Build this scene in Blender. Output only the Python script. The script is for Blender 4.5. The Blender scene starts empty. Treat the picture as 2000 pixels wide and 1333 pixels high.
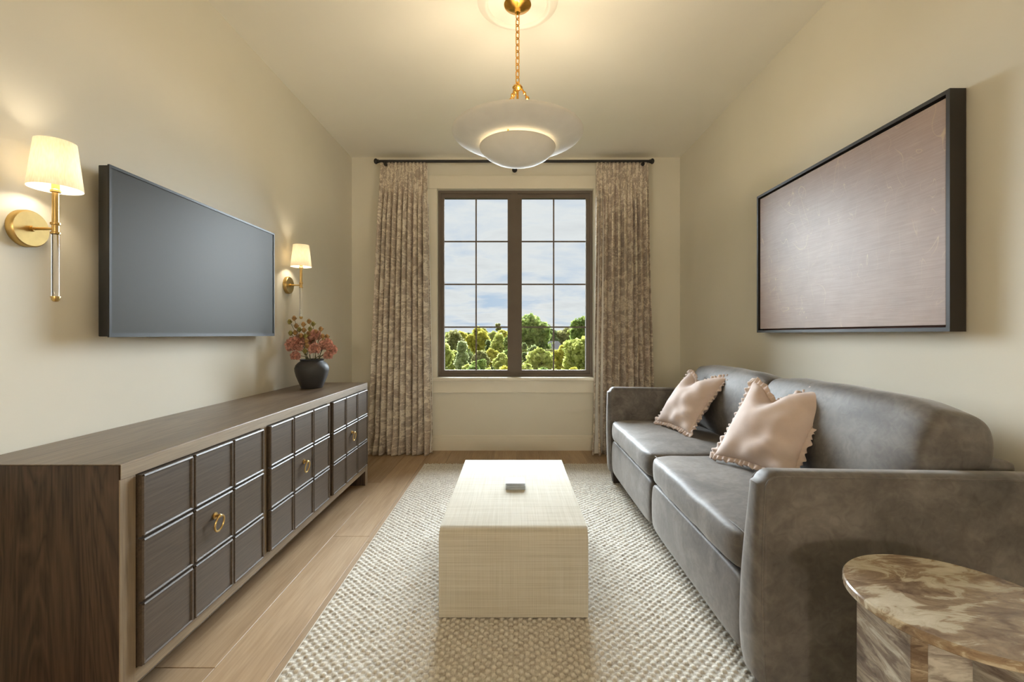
import bpy, bmesh, math, random
import numpy as np
from mathutils import Vector, Matrix, Euler, noise as mnoise

random.seed(7)
rng = np.random.default_rng(7)
scene = bpy.context.scene
COL = scene.collection
PI = math.pi

# ------------------------------------------------------------------ camera
F_PX = 880.0            # focal length in pixels of the 2000 px wide frame
CAM_H = 1.087
cam_d = bpy.data.cameras.new('camera')
cam_d.sensor_width = 36.0
cam_d.lens = F_PX * 36.0 / 2000.0
cam_d.shift_x = -3.0 / 2000.0
cam_d.shift_y = -13.5 / 2000.0
cam_d.clip_start = 0.02
cam_d.clip_end = 1000
cam = bpy.data.objects.new('camera', cam_d)
COL.objects.link(cam)
cam.location = (0, 0, CAM_H)
cam.rotation_euler = (PI / 2, 0, 0)
scene.camera = cam

# ------------------------------------------------------------------ world / sun / exposure
SKY_STRENGTH = 0.78
SUN_STRENGTH = 29.0
scene.view_settings.view_transform = 'Standard'
scene.view_settings.look = 'None'
scene.view_settings.gamma = 1.0
scene.view_settings.use_curve_mapping = False
scene.view_settings.exposure = 0.40
scene.cycles.use_denoising = True
scene.cycles.max_bounces = 12
scene.cycles.diffuse_bounces = 6
scene.cycles.glossy_bounces = 4
scene.cycles.transmission_bounces = 8
scene.cycles.transparent_max_bounces = 12
scene.cycles.caustics_reflective = False
scene.cycles.caustics_refractive = False
scene.cycles.sample_clamp_indirect = 6.0


class NT:
    """tiny helper around a node tree"""
    def __init__(self, tree):
        self.t = tree
        tree.nodes.clear()

    def n(self, kind, **kw):
        nd = self.t.nodes.new(kind)
        ins = kw.pop('ins', {})
        for k, v in kw.items():
            setattr(nd, k, v)
        for k, v in ins.items():
            s = nd.inputs[k]
            if isinstance(v, bpy.types.NodeSocket):
                self.t.links.new(v, s)
            else:
                s.default_value = v
        return nd

    def link(self, a, b):
        self.t.links.new(a, b)

    def ramp(self, fac, stops, interp='LINEAR'):
        r = self.n('ShaderNodeValToRGB')
        r.color_ramp.interpolation = interp
        els = r.color_ramp.elements
        while len(els) < len(stops):
            els.new(0.5)
        for e, (p, c) in zip(els, stops):
            e.position = p
            e.color = (*c, 1) if len(c) == 3 else c
        self.link(fac, r.inputs['Fac'])
        return r.outputs['Color']

    def mix(self, fac, a, b, mode='MIX'):
        m = self.n('ShaderNodeMix', data_type='RGBA', blend_type=mode)
        for key, v in ((0, fac), (6, a), (7, b)):
            s = m.inputs[key]
            if isinstance(v, bpy.types.NodeSocket):
                self.link(v, s)
            else:
                s.default_value = (*v, 1) if isinstance(v, tuple) and len(v) == 3 else v
        return m.outputs[2]

    def math(self, op, a, b=0.0):
        m = self.n('ShaderNodeMath', operation=op)
        for i, v in enumerate((a, b)):
            if isinstance(v, bpy.types.NodeSocket):
                self.link(v, m.inputs[i])
            else:
                m.inputs[i].default_value = v
        return m.outputs[0]


def s2l(r, g, b):
    def f(c):
        c /= 255.0
        return c / 12.92 if c <= 0.04045 else ((c + 0.055) / 1.055) ** 2.4
    return (f(r), f(g), f(b))


world = bpy.data.worlds.new('sky')
scene.world = world
world.use_nodes = True
w = NT(world.node_tree)
tc = w.n('ShaderNodeTexCoord')
sep = w.n('ShaderNodeSeparateXYZ', ins={0: tc.outputs['Generated']})
# project the view direction on a cloud deck so that clouds flatten towards the horizon
zz = w.math('ADD', w.math('MAXIMUM', sep.outputs['Z'], 0.0), 0.10)
cx = w.math('DIVIDE', sep.outputs['X'], zz)
cy = w.math('DIVIDE', sep.outputs['Y'], zz)
cv = w.n('ShaderNodeCombineXYZ', ins={0: cx, 1: cy, 2: 0.0})
n1 = w.n('ShaderNodeTexNoise', ins={'Vector': cv.outputs[0], 'Scale': 0.95, 'Detail': 7.0, 'Roughness': 0.6, 'Distortion': 0.3})
cloud = w.ramp(n1.outputs['Fac'], [(0.34, s2l(184, 204, 225)), (0.43, s2l(208, 218, 228)), (0.52, s2l(226, 230, 231)), (0.62, s2l(216, 220, 222)), (0.72, s2l(228, 231, 231))])
bg = w.n('ShaderNodeBackground', ins={'Color': cloud, 'Strength': SKY_STRENGTH})
wo = w.n('ShaderNodeOutputWorld')
w.link(bg.outputs[0], wo.inputs[0])

sun_d = bpy.data.lights.new('sun', 'SUN')
sun_d.energy = SUN_STRENGTH
sun_d.angle = math.radians(64)
sun_d.color = (0.84, 0.93, 1.0)
sun = bpy.data.objects.new('sun', sun_d)
COL.objects.link(sun)
sun.rotation_euler = (math.radians(-(90 - 19)), 0, 0)   # veiled sun high beyond the window, shining into the room
sun.location = (0, 20, 12)

# ------------------------------------------------------------------ mesh helpers
def newbm():
    return bmesh.new()


def add_box(bm, x0, x1, y0, y1, z0, z1):
    vs = [bm.verts.new(p) for p in ((x0, y0, z0), (x1, y0, z0), (x1, y1, z0), (x0, y1, z0), (x0, y0, z1), (x1, y0, z1), (x1, y1, z1), (x0, y1, z1))]
    for f in ((0, 3, 2, 1), (4, 5, 6, 7), (0, 1, 5, 4), (1, 2, 6, 5), (2, 3, 7, 6), (3, 0, 4, 7)):
        bm.faces.new([vs[i] for i in f])
    return vs


def bevel_all(bm, w, seg=2):
    bmesh.ops.bevel(bm, geom=list(bm.edges), offset=w, segments=seg, profile=0.5, affect='EDGES', clamp_overlap=True)


def rbox(x0, x1, y0, y1, z0, z1, r=0.004, seg=2):
    bm = newbm()
    add_box(bm, x0, x1, y0, y1, z0, z1)
    if r > 0:
        bevel_all(bm, r, seg)
    return bm


def join(bm, other):
    me = bpy.data.meshes.new('tmp')
    other.to_mesh(me)
    other.free()
    bm.from_mesh(me)
    bpy.data.meshes.remove(me)
    return bm


def add_lathe(bm, prof, cx, cy, seg=48, close=False):
    """prof: list of (r, z)"""
    rings = []
    for r, z in prof:
        if r < 1e-6:
            rings.append([bm.verts.new((cx, cy, z))])
        else:
            rings.append([bm.verts.new((cx + r * math.cos(2 * PI * k / seg), cy + r * math.sin(2 * PI * k / seg), z)) for k in range(seg)])
    pairs = list(zip(rings, rings[1:]))
    if close:
        pairs.append((rings[-1], rings[0]))
    for a, b in pairs:
        for k in range(seg):
            k2 = (k + 1) % seg
            if len(a) == 1 and len(b) == 1:
                continue
            if len(a) == 1:
                bm.faces.new((a[0], b[k2], b[k]))
            elif len(b) == 1:
                bm.faces.new((a[k], a[k2], b[0]))
            else:
                bm.faces.new((a[k], a[k2], b[k2], b[k]))
    return bm


def add_tube(bm, pts, r, seg=10, caps=True, closed=False):
    pts = [Vector(p) for p in pts]
    n = len(pts)
    rad = r if callable(r) else (lambda i: r)
    rings = []
    up = Vector((0, 0, 1))
    prev = None
    for i, p in enumerate(pts):
        if closed:
            d = pts[(i + 1) % n] - pts[i - 1]
        else:
            d = pts[min(i + 1, n - 1)] - pts[max(i - 1, 0)]
        d.normalize()
        if prev is None:
            a = d.cross(up)
            if a.length < 1e-3:
                a = d.cross(Vector((1, 0, 0)))
        else:
            a = prev - d * prev.dot(d)
            if a.length < 1e-6:
                a = d.cross(up)
        a.normalize()
        prev = a
        b = d.cross(a)
        rr = rad(i)
        rings.append([bm.verts.new(p + (a * math.cos(2 * PI * k / seg) + b * math.sin(2 * PI * k / seg)) * rr) for k in range(seg)])
    pairs = list(zip(rings, rings[1:]))
    if closed:
        pairs.append((rings[-1], rings[0]))
    for A, B in pairs:
        for k in range(seg):
            k2 = (k + 1) % seg
            bm.faces.new((A[k], A[k2], B[k2], B[k]))
    if caps and not closed:
        bm.faces.new(rings[0][::-1])
        bm.faces.new(rings[-1])
    return bm


def add_sphere(bm, c, r, sub=2, scale=(1, 1, 1)):
    m = Matrix.Translation(c) @ Matrix.Diagonal((*scale, 1))
    bmesh.ops.create_icosphere(bm, subdivisions=sub, radius=r, matrix=m)
    return bm


def softbox(c, half, n=6.0, div=14, rot=None, shape=None, ny=None):
    """rounded, cushion-like box (superellipsoid); shape(p) may push the unit-cube point (already rounded) further"""
    bm = newbm()
    bmesh.ops.create_cube(bm, size=2.0)
    bmesh.ops.subdivide_edges(bm, edges=list(bm.edges), cuts=div - 1, use_grid_fill=True)
    R = rot.to_matrix() if rot is not None else Matrix.Identity(3)
    for v in bm.verts:
        p = v.co.copy()
        # concentrate samples near the edges
        q = Vector([math.copysign(1 - (1 - abs(a)) ** 1.6, a) for a in p])
        m_ = ny or n
        s = ((abs(q.x) ** n + abs(q.z) ** n) ** (m_ / n) + abs(q.y) ** m_) ** (1.0 / m_)
        q = q / s if s > 1e-6 else q
        u = Vector((q.x * half[0], q.y * half[1], q.z * half[2]))
        if shape:
            u = shape(q, u)
        v.co = R @ u + Vector(c)
    return bm


def root_loc(o):
    while o.parent is not None:
        o = o.parent
    return o.location.copy()


def obj(name, bm, mat, parent=None, smooth=True, angle=40):
    """one mesh object; geometry is given in world coordinates"""
    me = bpy.data.meshes.new(name)
    bmesh.ops.recalc_face_normals(bm, faces=list(bm.faces))
    bm.to_mesh(me)
    bm.free()
    return obj_me(name, me, mat, parent, smooth, angle)


def obj_me(name, me, mat, parent=None, smooth=True, angle=40):
    o = bpy.data.objects.new(name, me)
    COL.objects.link(o)
    if mat is not None:
        me.materials.append(mat)
    if smooth:
        me.polygons.foreach_set('use_smooth', [True] * len(me.polygons))
        if angle is not None:
            me.set_sharp_from_angle(angle=math.radians(angle))
    if parent is not None:
        me.transform(Matrix.Translation(-root_loc(parent)))
        o.parent = parent
    return o


def tag(o, label=None, cat=None, group=None, kind=None):
    if label:
        o['label'] = label
    if cat:
        o['category'] = cat
    if group:
        o['group'] = group
    if kind:
        o['kind'] = kind
    return o


def thing(name, label, cat, loc=(0, 0, 0), group=None, kind=None):
    o = bpy.data.objects.new(name, None)
    o.empty_display_size = 0.1
    COL.objects.link(o)
    o.location = loc
    return tag(o, label, cat, group, kind)


def grid_mesh(name, P, cyclic_u=False):
    """P: array (nu, nv, 3) -> mesh"""
    nu, nv, _ = P.shape
    verts = P.reshape(-1, 3)
    iu = np.arange(nu if cyclic_u else nu - 1)
    iv = np.arange(nv - 1)
    A, B = np.meshgrid(iu, iv, indexing='ij')
    A2 = (A + 1) % nu
    quads = np.stack([A * nv + B, A2 * nv + B, A2 * nv + B + 1, A * nv + B + 1], -1).reshape(-1, 4)
    return raw_mesh(name, verts, quads)


def raw_mesh(name, verts, quads):
    me = bpy.data.meshes.new(name)
    k = quads.shape[1]
    me.vertices.add(len(verts))
    me.vertices.foreach_set('co', np.asarray(verts, dtype=np.float32).ravel())
    me.loops.add(quads.size)
    me.loops.foreach_set('vertex_index', quads.astype(np.int32).ravel())
    me.polygons.add(len(quads))
    me.polygons.foreach_set('loop_start', np.arange(0, quads.size, k, dtype=np.int32))
    me.polygons.foreach_set('loop_total', np.full(len(quads), k, dtype=np.int32))
    me.update(calc_edges=True)
    me.validate()
    return me


# ------------------------------------------------------------------ materials
MATS = {}


def mat(name):
    m = bpy.data.materials.new(name)
    m.use_nodes = True
    t = NT(m.node_tree)
    out = t.n('ShaderNodeOutputMaterial')
    MATS[name] = m
    return m, t, out


def principled(t, out, **ins):
    p = t.n('ShaderNodeBsdfPrincipled', ins={k.replace('_', ' '): v for k, v in ins.items()})
    t.link(p.outputs[0], out.inputs['Surface'])
    return p


def coords(t, which='Object', scale=(1, 1, 1), rot=(0, 0, 0), loc=(0, 0, 0)):
    c = t.n('ShaderNodeTexCoord')
    mp = t.n('ShaderNodeMapping', ins={'Vector': c.outputs[which], 'Scale': scale, 'Rotation': rot, 'Location': loc})
    return mp.outputs[0]


def bump(t, height, strength=0.3, dist=0.002):
    return t.n('ShaderNodeBump', ins={'Height': height, 'Strength': strength, 'Distance': dist}).outputs[0]


def rgba(c):
    return (*c, 1)


def simple(name, col, rough=0.5, metal=0.0, var=0.06, scale=8.0, spec=0.5, bumps=0.0, bscale=200.0):
    m, t, out = mat(name)
    nz = t.n('ShaderNodeTexNoise', ins={'Vector': coords(t), 'Scale': scale, 'Detail': 4.0})
    dark = tuple(c * (1 - var) for c in col)
    lite = tuple(min(1, c * (1 + var)) for c in col)
    c = t.ramp(nz.outputs['Fac'], [(0.3, dark), (0.7, lite)])
    p = principled(t, out, Base_Color=c, Roughness=rough, Metallic=metal)
    p.inputs['Specular IOR Level'].default_value = spec
    if bumps > 0:
        nb = t.n('ShaderNodeTexNoise', ins={'Vector': coords(t), 'Scale': bscale, 'Detail': 3.0})
        t.link(bump(t, nb.outputs['Fac'], bumps, 0.001), p.inputs['Normal'])
    return m


M_WALL = simple('wall_paint', s2l(224, 219, 204), 0.55, var=0.015, scale=3, spec=0.3, bumps=0.08, bscale=350)
M_CEIL = simple('ceiling_paint', s2l(241, 237, 225), 0.8, var=0.01, scale=3, spec=0.2)
M_TRIM = simple('trim_paint', s2l(228, 221, 204), 0.4, var=0.01)
M_BRONZE = simple('bronze_frame', s2l(116, 106, 96), 0.8, var=0.05, spec=0.06)
M_BLACKMETAL = simple('black_metal', s2l(45, 43, 42), 0.45, metal=0.3)
M_BRASS = simple('brass', s2l(206, 176, 116), 0.3, metal=1.0, var=0.05)
M_BRUSHED = simple('brushed_brass', s2l(200, 172, 112), 0.36, metal=1.0, var=0.08, scale=30)
M_GOLD = simple('pendant_gold', s2l(222, 172, 84), 0.25, metal=1.0, var=0.04)
M_PLASTER = simple('plaster', s2l(238, 234, 224), 0.6, var=0.03, scale=14, spec=0.3, bumps=0.1, bscale=120)
M_TVBODY = simple('tv_black', s2l(28, 29, 30), 0.4)
M_FRAMEBLK = simple('frame_black', s2l(40, 36, 33), 0.42, var=0.1)
M_LEG = simple('dark_leg_wood', s2l(48, 38, 33), 0.4)
M_VASE = simple('vase_black', s2l(58, 58, 60), 0.5, var=0.1, scale=20, bumps=0.15, bscale=90)
M_STEM = simple('stem_green', s2l(96, 92, 58), 0.7)
M_LINING = simple('curtain_lining', s2l(240, 238, 232), 0.8)
M_HOUSEWALL = simple('house_wall', s2l(112, 104, 96), 0.8)
M_ROOF = simple('house_roof', s2l(92, 84, 80), 0.9, var=0.15, scale=3)
M_TRUNK = simple('bark', s2l(90, 76, 60), 0.9, var=0.2)
M_COASTER = simple('coaster_slate', s2l(172, 182, 194), 0.35, var=0.12, scale=25)
M_DARKIN = simple('console_inside', s2l(30, 24, 20), 0.7)

# oak flooring
m, t, out = mat('oak_floor'); M_FLOOR = m
oi = t.n('ShaderNodeObjectInfo')
cc = t.n('ShaderNodeTexCoord')
off = t.n('ShaderNodeCombineXYZ', ins={0: t.math('MULTIPLY', oi.outputs['Random'], 7.0), 1: t.math('MULTIPLY', oi.outputs['Random'], 31.0), 2: 0.0})
vadd = t.n('ShaderNodeVectorMath', operation='ADD', ins={0: cc.outputs['Object'], 1: off.outputs[0]})
mp = t.n('ShaderNodeMapping', ins={'Vector': vadd.outputs[0], 'Scale': (11, 0.9, 11)})
g1 = t.n('ShaderNodeTexNoise', ins={'Vector': mp.outputs[0], 'Scale': 1.0, 'Detail': 6.0, 'Roughness': 0.6, 'Distortion': 1.2})
mp2 = t.n('ShaderNodeMapping', ins={'Vector': vadd.outputs[0], 'Scale': (130, 5, 130)})
g2 = t.n('ShaderNodeTexNoise', ins={'Vector': mp2.outputs[0], 'Scale': 1.0, 'Detail': 3.0})
c1 = t.ramp(g1.outputs['Fac'], [(0.25, s2l(146, 120, 92)), (0.5, s2l(170, 145, 116)), (0.8, s2l(186, 163, 134))])
c2 = t.mix(0.28, c1, t.ramp(g2.outputs['Fac'], [(0.3, s2l(142, 114, 84)), (0.7, s2l(194, 169, 138))]))
tint = t.ramp(oi.outputs['Random'], [(0.0, (0.86, 0.85, 0.84)), (1.0, (1.06, 1.05, 1.03))])
c3 = t.mix(1.0, c2, tint, 'MULTIPLY')
p = principled(t, out, Base_Color=c3, Roughness=0.42)
p.inputs['Specular IOR Level'].default_value = 0.4
t.link(bump(t, g2.outputs['Fac'], 0.08, 0.001), p.inputs['Normal'])


def wood(name, dark, mid, lite, axis='Y', rough=0.45, figure=1.0):
    """stained oak; grain runs along the given axis"""
    m, t, out = mat(name)
    sc = {'Y': (9, 0.8, 9), 'Z': (9, 9, 0.8), 'X': (0.8, 9, 9)}[axis]
    fine = {'Y': (160, 6, 160), 'Z': (160, 160, 6), 'X': (6, 160, 160)}[axis]
    v = coords(t, scale=sc)
    nz = t.n('ShaderNodeTexNoise', ins={'Vector': v, 'Scale': 1.0, 'Detail': 3.0, 'Distortion': 0.6 * figure})
    # growth rings: repeated bands of the low-frequency field
    rings = t.math('FRACT', t.math('MULTIPLY', nz.outputs['Fac'], 11.0))
    tri = t.math('ABSOLUTE', t.math('SUBTRACT', rings, 0.5))
    f2 = t.n('ShaderNodeTexNoise', ins={'Vector': coords(t, scale=fine), 'Scale': 1.0, 'Detail': 4.0, 'Roughness': 0.7})
    base = t.ramp(nz.outputs['Fac'], [(0.3, dark), (0.5, mid), (0.75, lite)])
    ringc = t.ramp(tri, [(0.0, tuple(a * 0.55 for a in dark)), (0.22, mid), (0.5, lite)])
    c = t.mix(0.45 * figure, base, ringc)
    c = t.mix(0.35, c, t.ramp(f2.outputs['Fac'], [(0.35, dark), (0.65, lite)]))
    p = principled(t, out, Base_Color=c, Roughness=rough)
    p.inputs['Specular IOR Level'].default_value = 0.45
    t.link(bump(t, f2.outputs['Fac'], 0.15, 0.001), p.inputs['Normal'])
    return m


M_OAK_Y = wood('stained_oak_long', s2l(72, 58, 46), s2l(104, 88, 72), s2l(132, 115, 96), 'Y', 0.34, 0.8)
M_OAK_Z = wood('stained_oak_end_shaded', s2l(32, 24, 19), s2l(64, 49, 39), s2l(86, 68, 55), 'Z', 0.5, 1.7)  # end panel tone darkened to carry the shade on the console end
M_OAK_EDGE = wood('stained_oak_edge', s2l(108, 93, 75), s2l(138, 121, 99), s2l(162, 145, 121), 'Z', 0.5, 0.3)
M_OAK_RAIL = wood('stained_oak_rail', s2l(108, 93, 75), s2l(138, 121, 99), s2l(162, 145, 121), 'Y', 0.5, 0.3)
M_OAK_PANEL = wood('stained_oak_panel', s2l(54, 45, 38), s2l(80, 68, 57), s2l(104, 90, 76), 'Y', 0.44, 0.6)

# velvet
m, t, out = mat('grey_velvet'); M_VELVET = m
v = coords(t)
a = t.n('ShaderNodeTexNoise', ins={'Vector': v, 'Scale': 5.0, 'Detail': 5.0, 'Roughness': 0.6, 'Distortion': 0.8})
b = t.n('ShaderNodeTexNoise', ins={'Vector': v, 'Scale': 26.0, 'Detail': 4.0, 'Distortion': 1.5})
f = t.math('ADD', t.math('MULTIPLY', a.outputs['Fac'], 0.7), t.math('MULTIPLY', b.outputs['Fac'], 0.3))
c = t.ramp(f, [(0.32, s2l(78, 74, 71)), (0.5, s2l(103, 98, 94)), (0.68, s2l(127, 122, 117))])
p = principled(t, out, Base_Color=c, Roughness=0.55)
p.inputs['Specular IOR Level'].default_value = 0.3
p.inputs['Sheen Weight'].default_value = 0.45
p.inputs['Sheen Roughness'].default_value = 0.35
p.inputs['Sheen Tint'].default_value = rgba(s2l(220, 214, 208))
t.link(bump(t, f, 0.25, 0.004), p.inputs['Normal'])

# blush linen
m, t, out = mat('blush_linen'); M_BLUSH = m
v = coords(t)
a = t.n('ShaderNodeTexNoise', ins={'Vector': v, 'Scale': 9.0, 'Detail': 4.0})
b = t.n('ShaderNodeTexNoise', ins={'Vector': v, 'Scale': 420.0, 'Detail': 2.0})
c = t.ramp(a.outputs['Fac'], [(0.3, s2l(198, 178, 168)), (0.7, s2l(212, 194, 184))])
p = principled(t, out, Base_Color=c, Roughness=0.85)
p.inputs['Sheen Weight'].default_value = 0.15
t.link(bump(t, b.outputs['Fac'], 0.25, 0.001), p.inputs['Normal'])

# printed curtain fabric: cream ground with a taupe toile of leaves
m, t, out = mat('toile_fabric'); M_TOILE = m
uv = t.n('ShaderNodeUVMap')
mp = t.n('ShaderNodeMapping', ins={'Vector': uv.outputs[0], 'Scale': (1, 1, 1)})
warp = t.n('ShaderNodeTexNoise', ins={'Vector': mp.outputs[0], 'Scale': 7.0, 'Detail': 3.0})
wv = t.n('ShaderNodeVectorMath', operation='SCALE', ins={0: warp.outputs['Color'], 3: 0.18})
vv = t.n('ShaderNodeVectorMath', operation='ADD', ins={0: mp.outputs[0], 1: wv.outputs[0]})
big = t.n('ShaderNodeTexNoise', ins={'Vector': vv.outputs[0], 'Scale': 13.0, 'Detail': 2.0, 'Distortion': 1.0})
leaf = t.n('ShaderNodeTexNoise', ins={'Vector': vv.outputs[0], 'Scale': 34.0, 'Detail': 4.0, 'Roughness': 0.7, 'Distortion': 1.0})
vor = t.n('ShaderNodeTexVoronoi', feature='DISTANCE_TO_EDGE', ins={'Vector': vv.outputs[0], 'Scale': 26.0})
k = t.math('ADD', t.math('MULTIPLY', big.outputs['Fac'], 0.45), t.math('MULTIPLY', leaf.outputs['Fac'], 0.55))
mask = t.ramp(k, [(0.475, (0, 0, 0)), (0.505, (0.85, 0.85, 0.85)), (0.56, (0.55, 0.55, 0.55)), (0.6, (1, 1, 1))])
line = t.ramp(vor.outputs['Distance'], [(0.015, (1, 1, 1)), (0.05, (0, 0, 0))])
ground = s2l(238, 228, 212)
ink = t.ramp(leaf.outputs['Fac'], [(0.4, s2l(122, 102, 92)), (0.62, s2l(176, 156, 140))])
c = t.mix(t.math('MULTIPLY', mask, 0.78), ground, ink)
c = t.mix(t.math('MULTIPLY', line, 0.3), c, s2l(134, 112, 100))
pr = t.n('ShaderNodeBsdfPrincipled', ins={'Base Color': c, 'Roughness': 0.9})
pr.inputs['Specular IOR Level'].default_value = 0.15
tr = t.n('ShaderNodeBsdfTranslucent', ins={'Color': c})
ms = t.n('ShaderNodeMixShader', ins={0: 0.12, 1: pr.outputs[0], 2: tr.outputs[0]})
t.link(ms.outputs[0], out.inputs['Surface'])

# woven wool rug
m, t, out = mat('rug_wool'); M_RUG = m
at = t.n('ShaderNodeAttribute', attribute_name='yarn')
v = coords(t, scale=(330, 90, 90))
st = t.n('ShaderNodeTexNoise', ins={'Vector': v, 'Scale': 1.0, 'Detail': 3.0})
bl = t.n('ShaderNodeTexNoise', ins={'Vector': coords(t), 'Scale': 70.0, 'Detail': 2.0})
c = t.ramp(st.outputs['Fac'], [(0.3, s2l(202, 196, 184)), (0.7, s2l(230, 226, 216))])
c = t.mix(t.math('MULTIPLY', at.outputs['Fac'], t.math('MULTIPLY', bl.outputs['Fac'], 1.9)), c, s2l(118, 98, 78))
p = principled(t, out, Base_Color=c, Roughness=0.95)
p.inputs['Specular IOR Level'].default_value = 0.1
t.link(bump(t, st.outputs['Fac'], 0.5, 0.002), p.inputs['Normal'])

# white raffia / grasscloth on the coffee table
m, t, out = mat('raffia_white'); M_RAFFIA = m
a = t.n('ShaderNodeTexNoise', ins={'Vector': coords(t, scale=(3, 260, 260)), 'Scale': 1.0, 'Detail': 4.0})
b = t.n('ShaderNodeTexNoise', ins={'Vector': coords(t, scale=(260, 4, 4)), 'Scale': 1.0, 'Detail': 4.0})
g = t.n('ShaderNodeTexNoise', ins={'Vector': coords(t), 'Scale': 5.0, 'Detail': 3.0})
f = t.math('ADD', t.math('MULTIPLY', a.outputs['Fac'], 0.6), t.math('MULTIPLY', b.outputs['Fac'], 0.4))
c = t.ramp(f, [(0.36, s2l(178, 171, 155)), (0.5, s2l(196, 190, 176)), (0.64, s2l(208, 204, 193))])
c = t.mix(0.25, c, t.ramp(g.outputs['Fac'], [(0.3, s2l(186, 179, 163)), (0.7, s2l(209, 205, 193))]))
p = principled(t, out, Base_Color=c, Roughness=0.7)
p.inputs['Specular IOR Level'].default_value = 0.02
t.link(bump(t, f, 0.45, 0.0015), p.inputs['Normal'])


def marble(name, rot, scale, stops):
    m, t, out = mat(name)
    v = coords(t, rot=rot, scale=scale)
    wn = t.n('ShaderNodeTexNoise', ins={'Vector': v, 'Scale': 1.1, 'Detail': 4.0, 'Distortion': 1.0})
    sc = t.n('ShaderNodeVectorMath', operation='SCALE', ins={0: wn.outputs['Color'], 3: 1.1})
    vv = t.n('ShaderNodeVectorMath', operation='ADD', ins={0: v, 1: sc.outputs[0]})
    a = t.n('ShaderNodeTexNoise', ins={'Vector': vv.outputs[0], 'Scale': 1.6, 'Detail': 8.0, 'Roughness': 0.62, 'Distortion': 0.7})
    c = t.ramp(a.outputs['Fac'], stops)
    p = principled(t, out, Base_Color=c, Roughness=0.22)
    return m


M_MARBLE_TOP = marble('marble_top', (0, 0, 0.5), (4.5, 9, 9), [(0.30, s2l(92, 75, 60)), (0.42, s2l(134, 114, 95)), (0.5, s2l(158, 140, 118)), (0.55, s2l(194, 184, 163)), (0.68, s2l(214, 207, 190))])
M_MARBLE_BROWN = marble('marble_brown', (0.0, 0.75, 0), (5, 5, 24), [(0.3, s2l(80, 66, 56)), (0.45, s2l(122, 106, 92)), (0.55, s2l(156, 142, 124)), (0.7, s2l(202, 192, 174))])
M_MARBLE_GREY = marble('marble_grey', (0.0, -0.7, 0), (5, 5, 18), [(0.3, s2l(112, 100, 96)), (0.44, s2l(170, 164, 158)), (0.56, s2l(206, 204, 198)), (0.7, s2l(228, 226, 220))])

# painted canvas: mauve-brown wash with pale scratched arcs
m, t, out = mat('art_canvas'); M_CANVAS = m
v = coords(t)
base = t.n('ShaderNodeTexNoise', ins={'Vector': v, 'Scale': 2.2, 'Detail': 6.0, 'Roughness': 0.6})
weave = t.n('ShaderNodeTexNoise', ins={'Vector': coords(t, scale=(6, 8, 260)), 'Scale': 1.0, 'Detail': 4.0})
c = t.ramp(base.outputs['Fac'], [(0.3, s2l(146, 120, 108)), (0.55, s2l(164, 138, 124)), (0.75, s2l(176, 152, 134))])
c = t.mix(0.22, c, t.ramp(weave.outputs['Fac'], [(0.3, s2l(134, 108, 100)), (0.7, s2l(188, 164, 146))]))
for sc_, rt, wd in ((1.5, 0.5, 0.004), (2.6, -0.8, 0.0045), (4.0, 1.3, 0.005)):
    q = t.n('ShaderNodeTexNoise', ins={'Vector': coords(t, scale=(1, 1.6, 1), rot=(rt, 0, 0)), 'Scale': sc_, 'Detail': 1.0, 'Distortion': 1.5})
    d = t.math('ABSOLUTE', t.math('SUBTRACT', t.math('FRACT', t.math('MULTIPLY', q.outputs['Fac'], 5.0)), 0.5))
    ln = t.ramp(d, [(0.0, (1, 1, 1)), (wd * 3, (0, 0, 0))])
    gate = t.n('ShaderNodeTexNoise', ins={'Vector': v, 'Scale': 3.1 + sc_, 'Detail': 1.0})
    gt = t.ramp(gate.outputs['Fac'], [(0.48, (0, 0, 0)), (0.6, (0.6, 0.6, 0.6))])
    c = t.mix(t.math('MULTIPLY', ln, gt), c, s2l(206, 178, 138))
p = principled(t, out, Base_Color=c, Roughness=0.44)
p.inputs['Specular IOR Level'].default_value = 0.75
t.link(bump(t, weave.outputs['Fac'], 0.15, 0.001), p.inputs['Normal'])
M_ARTRED = simple('art_edge_red', s2l(120, 62, 44), 0.6)

# tv screen
m, t, out = mat('tv_screen'); M_SCREEN = m
nz = t.n('ShaderNodeTexNoise', ins={'Vector': coords(t), 'Scale': 900.0, 'Detail': 1.0})
p = principled(t, out, Base_Color=rgba(s2l(54, 53, 49)), Roughness=0.44)
p.inputs['Specular IOR Level'].default_value = 0.24
p.inputs['Specular Tint'].default_value = (1.0, 0.97, 0.91, 1)
t.link(bump(t, nz.outputs['Fac'], 0.02, 0.0005), p.inputs['Normal'])

# sconce shade (thin fabric)
m, t, out = mat('shade_fabric'); M_SHADE = m
nz = t.n('ShaderNodeTexNoise', ins={'Vector': coords(t, scale=(300, 300, 40)), 'Scale': 1.0})
c = t.ramp(nz.outputs['Fac'], [(0.3, s2l(244, 236, 220)), (0.7, s2l(252, 248, 238))])
d = t.n('ShaderNodeBsdfDiffuse', ins={'Color': c})
tr = t.n('ShaderNodeBsdfTranslucent', ins={'Color': c})
ms = t.n('ShaderNodeMixShader', ins={0: 0.5, 1: d.outputs[0], 2: tr.outputs[0]})
t.link(ms.outputs[0], out.inputs['Surface'])


def emitter(name, col, strength):
    m, t, out = mat(name)
    e = t.n('ShaderNodeEmission', ins={'Color': rgba(col), 'Strength': strength})
    t.link(e.outputs[0], out.inputs['Surface'])
    return m


PENDANT_BULB = 148.0
SCONCE_BULB = 100.0
HALL_LAMP = 118.0
M_BULB_P = emitter('pendant_bulb_light', (1.0, 0.84, 0.62), PENDANT_BULB)
M_BULB_S = emitter('sconce_bulb_light', (1.0, 0.85, 0.64), SCONCE_BULB)
M_BULB_H = emitter('hall_lamp_light', (1.0, 0.88, 0.71), HALL_LAMP)

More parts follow.
